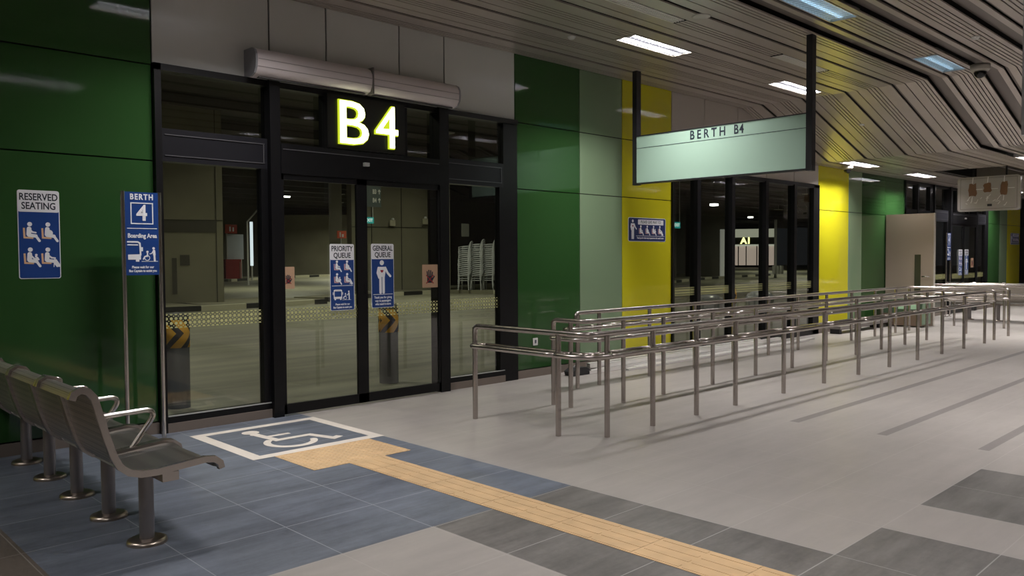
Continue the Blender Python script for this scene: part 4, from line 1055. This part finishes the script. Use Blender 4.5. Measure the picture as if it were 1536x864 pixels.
def device(x, y_, z, lb):
    r = empty('wall_device', (x, y_, z), lb, 'alarm')
    b = MB(); b.box(x-.14, x+.14, y_-.06, y_, z-.12, z+.14); part('box', b, mat('dev_cream', (.5, .48, .36), .5), r)
    b = MB(); b.lathe([(.07, 0), (.06, .08), (0, .1)], (x, y_-.06, z+.14), 12); part('beacon', b, WHITEP, r)
device(21.9, 30.35, 3.2, 'cream alarm box high on the olive wall, left one'); device(23.5, 30.0, 3.3, 'cream alarm box high on the olive wall beside the door post')
b = MB(); b.rrect(0, 0, .45, .6, .03, fr_wall(24.75, 2.6, 28.85), 0, .03)
solid('wall_notice', b, mat('notice', (.30, .30, .27), .5), 'pale notice above the stacked plastic chairs', 'notice')

# stacked plastic chairs
CH = mat('chair_grey', (.50, .52, .54), .45)
def chair_mesh():
    b = MB(); b.use(CH)
    b.box(-.23, .23, -.22, .22, .42, .445)
    for sx in (-1, 1):
        for sy in (-1, 1): b.tube([(sx*.21, sy*.20, .43), (sx*.26, sy*.25, 0)], .024, 6)
        b.tube([(sx*.24, -.20, .44), (sx*.26, -.22, .64), (sx*.26, .0, .67), (sx*.25, .22, .68)], .022, 6)
    rim = [(-.23, .21, .44), (-.23, .27, .72), (-.17, .31, .86), (0, .325, .90), (.17, .31, .86), (.23, .27, .72), (.23, .21, .44)]
    b.tube(rim, .024, 6)
    for q in (-.12, 0, .12): b.tube([(q, .21, .44), (q*1.1, .27, .70), (q*.9, .32, .88)], .022, 6)
    for z_, yy in ((.60, .245), (.74, .28)): b.tube([(-.22, yy, z_), (0, yy+.01, z_+.03), (.22, yy, z_)], .016, 6)
    return b.mesh('plastic_chair', [CH])
cm = chair_mesh(); random.seed(3)
stk = [(24.02, 27.75, 15, 'left'), (24.48, 27.45, 16, 'middle'), (24.95, 27.15, 16, 'right')]
for sx, sy, n, nm in stk:
    for k in range(n):
        o = bpy.data.objects.new('plastic_chair', cm); COL.objects.link(o); o.location = (sx+random.uniform(-.01, .01), sy, .155+k*.092); o.rotation_euler = (0, 0, R(-150+random.uniform(-2, 2)))
        ps = 'topmost' if k == n-1 else 'lowest' if k == 0 else None
        tag(o, ('grey plastic chair, %s of the %s stack behind the glass' % (ps, nm)) if ps else 'grey plastic chair inside the %s stack behind the glass' % nm, 'chair', 'plastic chairs inside the %s stack' % nm)
# beyond the far window
r = empty('far_doorway_wall', (50, 34.5, 0), 'dim wall with a tall grey door behind the far window', 'wall')
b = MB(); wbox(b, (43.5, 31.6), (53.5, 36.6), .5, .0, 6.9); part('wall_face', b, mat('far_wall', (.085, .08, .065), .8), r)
b = MB(); wbox(b, (48.2, 33.9), (50.9, 35.25), .05, .16, 3.1); part('door_panel', b, mat('far_door', (.17, .15, .125), .7), r)
b = MB(); wbox(b, (50.9, 35.22), (51.3, 35.42), .05, .16, 3.1); part('door_gap', b, PLEN, r)
tbox('square_column', 57.2, 36.4, 2.3, 2.3, 0, 6.9, -30, mat('far_column', (.10, .095, .08), .8), 'broad dim column behind the middle of the far window', 'column')
tbox('cream_door', 62.5, 38.2, 1.9, .3, .0, 4.0, -60, mat('cream_lit', (.45, .42, .25), .6, emit=(.55, .5, .3), estr=.12), 'cream lit doorway beside the broad dim column', 'doorway')
# opposite berth A1 block
r = empty('berth_kiosk', (107.9, 61.1, 0), 'distant lit berth A1 facade with glass doors and white canopy', 'kiosk', rz=R(-60))
def lb_(name, x0, x1, y0, y1_, z0, z1, mt): b_ = MB(); b_.box(x0, x1, y0, y1_, z0, z1); return part(name, b_, mt, r, local=True)
WARM = mat('kiosk_inside', (.5, .42, .36), .6, emit=(.60, .48, .42), estr=.75)
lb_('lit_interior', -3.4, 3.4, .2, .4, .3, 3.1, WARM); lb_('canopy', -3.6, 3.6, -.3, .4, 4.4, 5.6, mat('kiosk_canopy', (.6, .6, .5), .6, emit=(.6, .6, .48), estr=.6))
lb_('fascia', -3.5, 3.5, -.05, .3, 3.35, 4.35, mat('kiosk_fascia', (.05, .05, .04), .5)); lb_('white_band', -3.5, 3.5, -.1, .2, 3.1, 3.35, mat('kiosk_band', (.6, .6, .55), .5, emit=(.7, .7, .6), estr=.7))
for q in (-3.3, -1.6, -.5, 1.0, 2.6): lb_('mullion', q-.07, q+.07, -.05, .2, .3, 3.1, BLACKF)
lb_('sill', -3.5, 3.5, -.1, .2, .0, .3, BLACKF)
b = MB(); F_ = (Vector((-.55, -.06, 3.87)), Vector((1, 0, 0)), Vector((0, 0, 1)), Vector((0, -1, 0))); text('A1', 1.25, F_, 0, .05, b, .05); part('lettering', b, emis('a1_letters', (1, 1, .35), 3.0), r, local=True)
for i, (x, y_, z) in enumerate(((39.4, 24.5, 4.4), (63.5, 35.9, 4.9))):
    b = MB(); b.box(x-.17, x+.17, y_-.17, y_+.17, z, z+.12); lo_ = solid('bay_lamp', b, emis('bay_lamp', (1, 1, 1), 5), ['small bright lamp high behind the second pane of the far window', 'tiny bright lamp high above the distant berth A1 facade'][i], 'lamp', 'lamps over the bus lanes')
    b = MB(); b.box(x-.01, x+.01, y_-.01, y_+.01, z+.12, 6.96); part('stem', b, BLACKF, lo_)
r = empty('signal_post', (55.8, 29.5, 0), 'thin pale post with small white blocks behind the far window', 'post')
b = MB(); b.tube([(55.8, 29.5, 0), (55.8, 29.5, 4.3)], .10, 8); part('pole', b, MATS['pole_white'], r)
b = MB()
for q in (-1, 0, 1): b.box(55.8+q*.5-.15, 55.8+q*.5+.15, 29.2, 29.4, .3, .9)
part('white_blocks', b, WHITEP, r)
tbox('white_notice_box', 53.0, 32.0, .75, .2, 0, 3.6, -35, mat('notice_lit', (.5, .5, .45), .5, emit=(.6, .6, .55), estr=.3), 'slim pale lit notice pillar behind the far window', 'notice')
def wrapped(x, y_, s, lb):
    b = MB(); b.use(mat('wrap_grey', (.33, .35, .38), .25, bump=.8, bscale=3)); n = 14; prf = [(1.0*s, 0), (1.02*s, .5*s), (.9*s, .8*s), (.55*s, .98*s), (0, 1.05*s)]
    b.lathe(prf, (x, y_, 0), 16); solid('wrapped_bundle', b, None, lb, 'bundle', 'wrapped bundles in the lanes')
wrapped(21.3, 13.4, .45, 'plastic wrapped bundle behind the second pane of the far window'); wrapped(24.5, 13.5, .45, 'plastic wrapped bundle behind the third pane of the far window')

# roof over the lanes with beams
b = MB(); b.use(mat('lane_roof', (.045, .045, .038), .8)); b.box(-10, 140, 7.7, 110, 6.95, 7.1)
for k in range(24): b.box(-10, 140, 10+k*4, 10.35+k*4, 6.55, 6.95)
struct('ceiling_lanes', b)
for i, (x, y_) in enumerate([(4, 12), (13, 14), (24, 14), (38, 16), (7, 21), (20.5, 25), (48, 26), (22, 40), (34, 54), (39, 62), (62, 30), (80, 42), (15, 24)]):  # added lamps, placed to brighten the lanes and concrete walls
    r = empty('lane_fill_light', (x, y_, 6.5), 'square lamp added under the dark roof to light the bus lanes', 'lamp', 'added square lamps lighting the lanes')
    b = MB(); b.box(x-.35, x+.35, y_-.35, y_+.35, 6.50, 6.55).box(x-.04, x+.04, y_-.04, y_+.04, 6.5, 6.96); part('housing', b, HOUS, r)
    la = bpy.data.lights.new('lane_fill_lamp', 'AREA'); la.shape = 'SQUARE'; la.size = .6; la.energy = OUT_W*(.7 if y_ < 15 else 1.1 if y_ < 30 else 2.4); la.color = (1., .97, .78); la.spread = R(150)
    lo = bpy.data.objects.new('lane_fill_lamp', la); COL.objects.link(lo); lo.parent = r; lo.location = (0, 0, -.02)
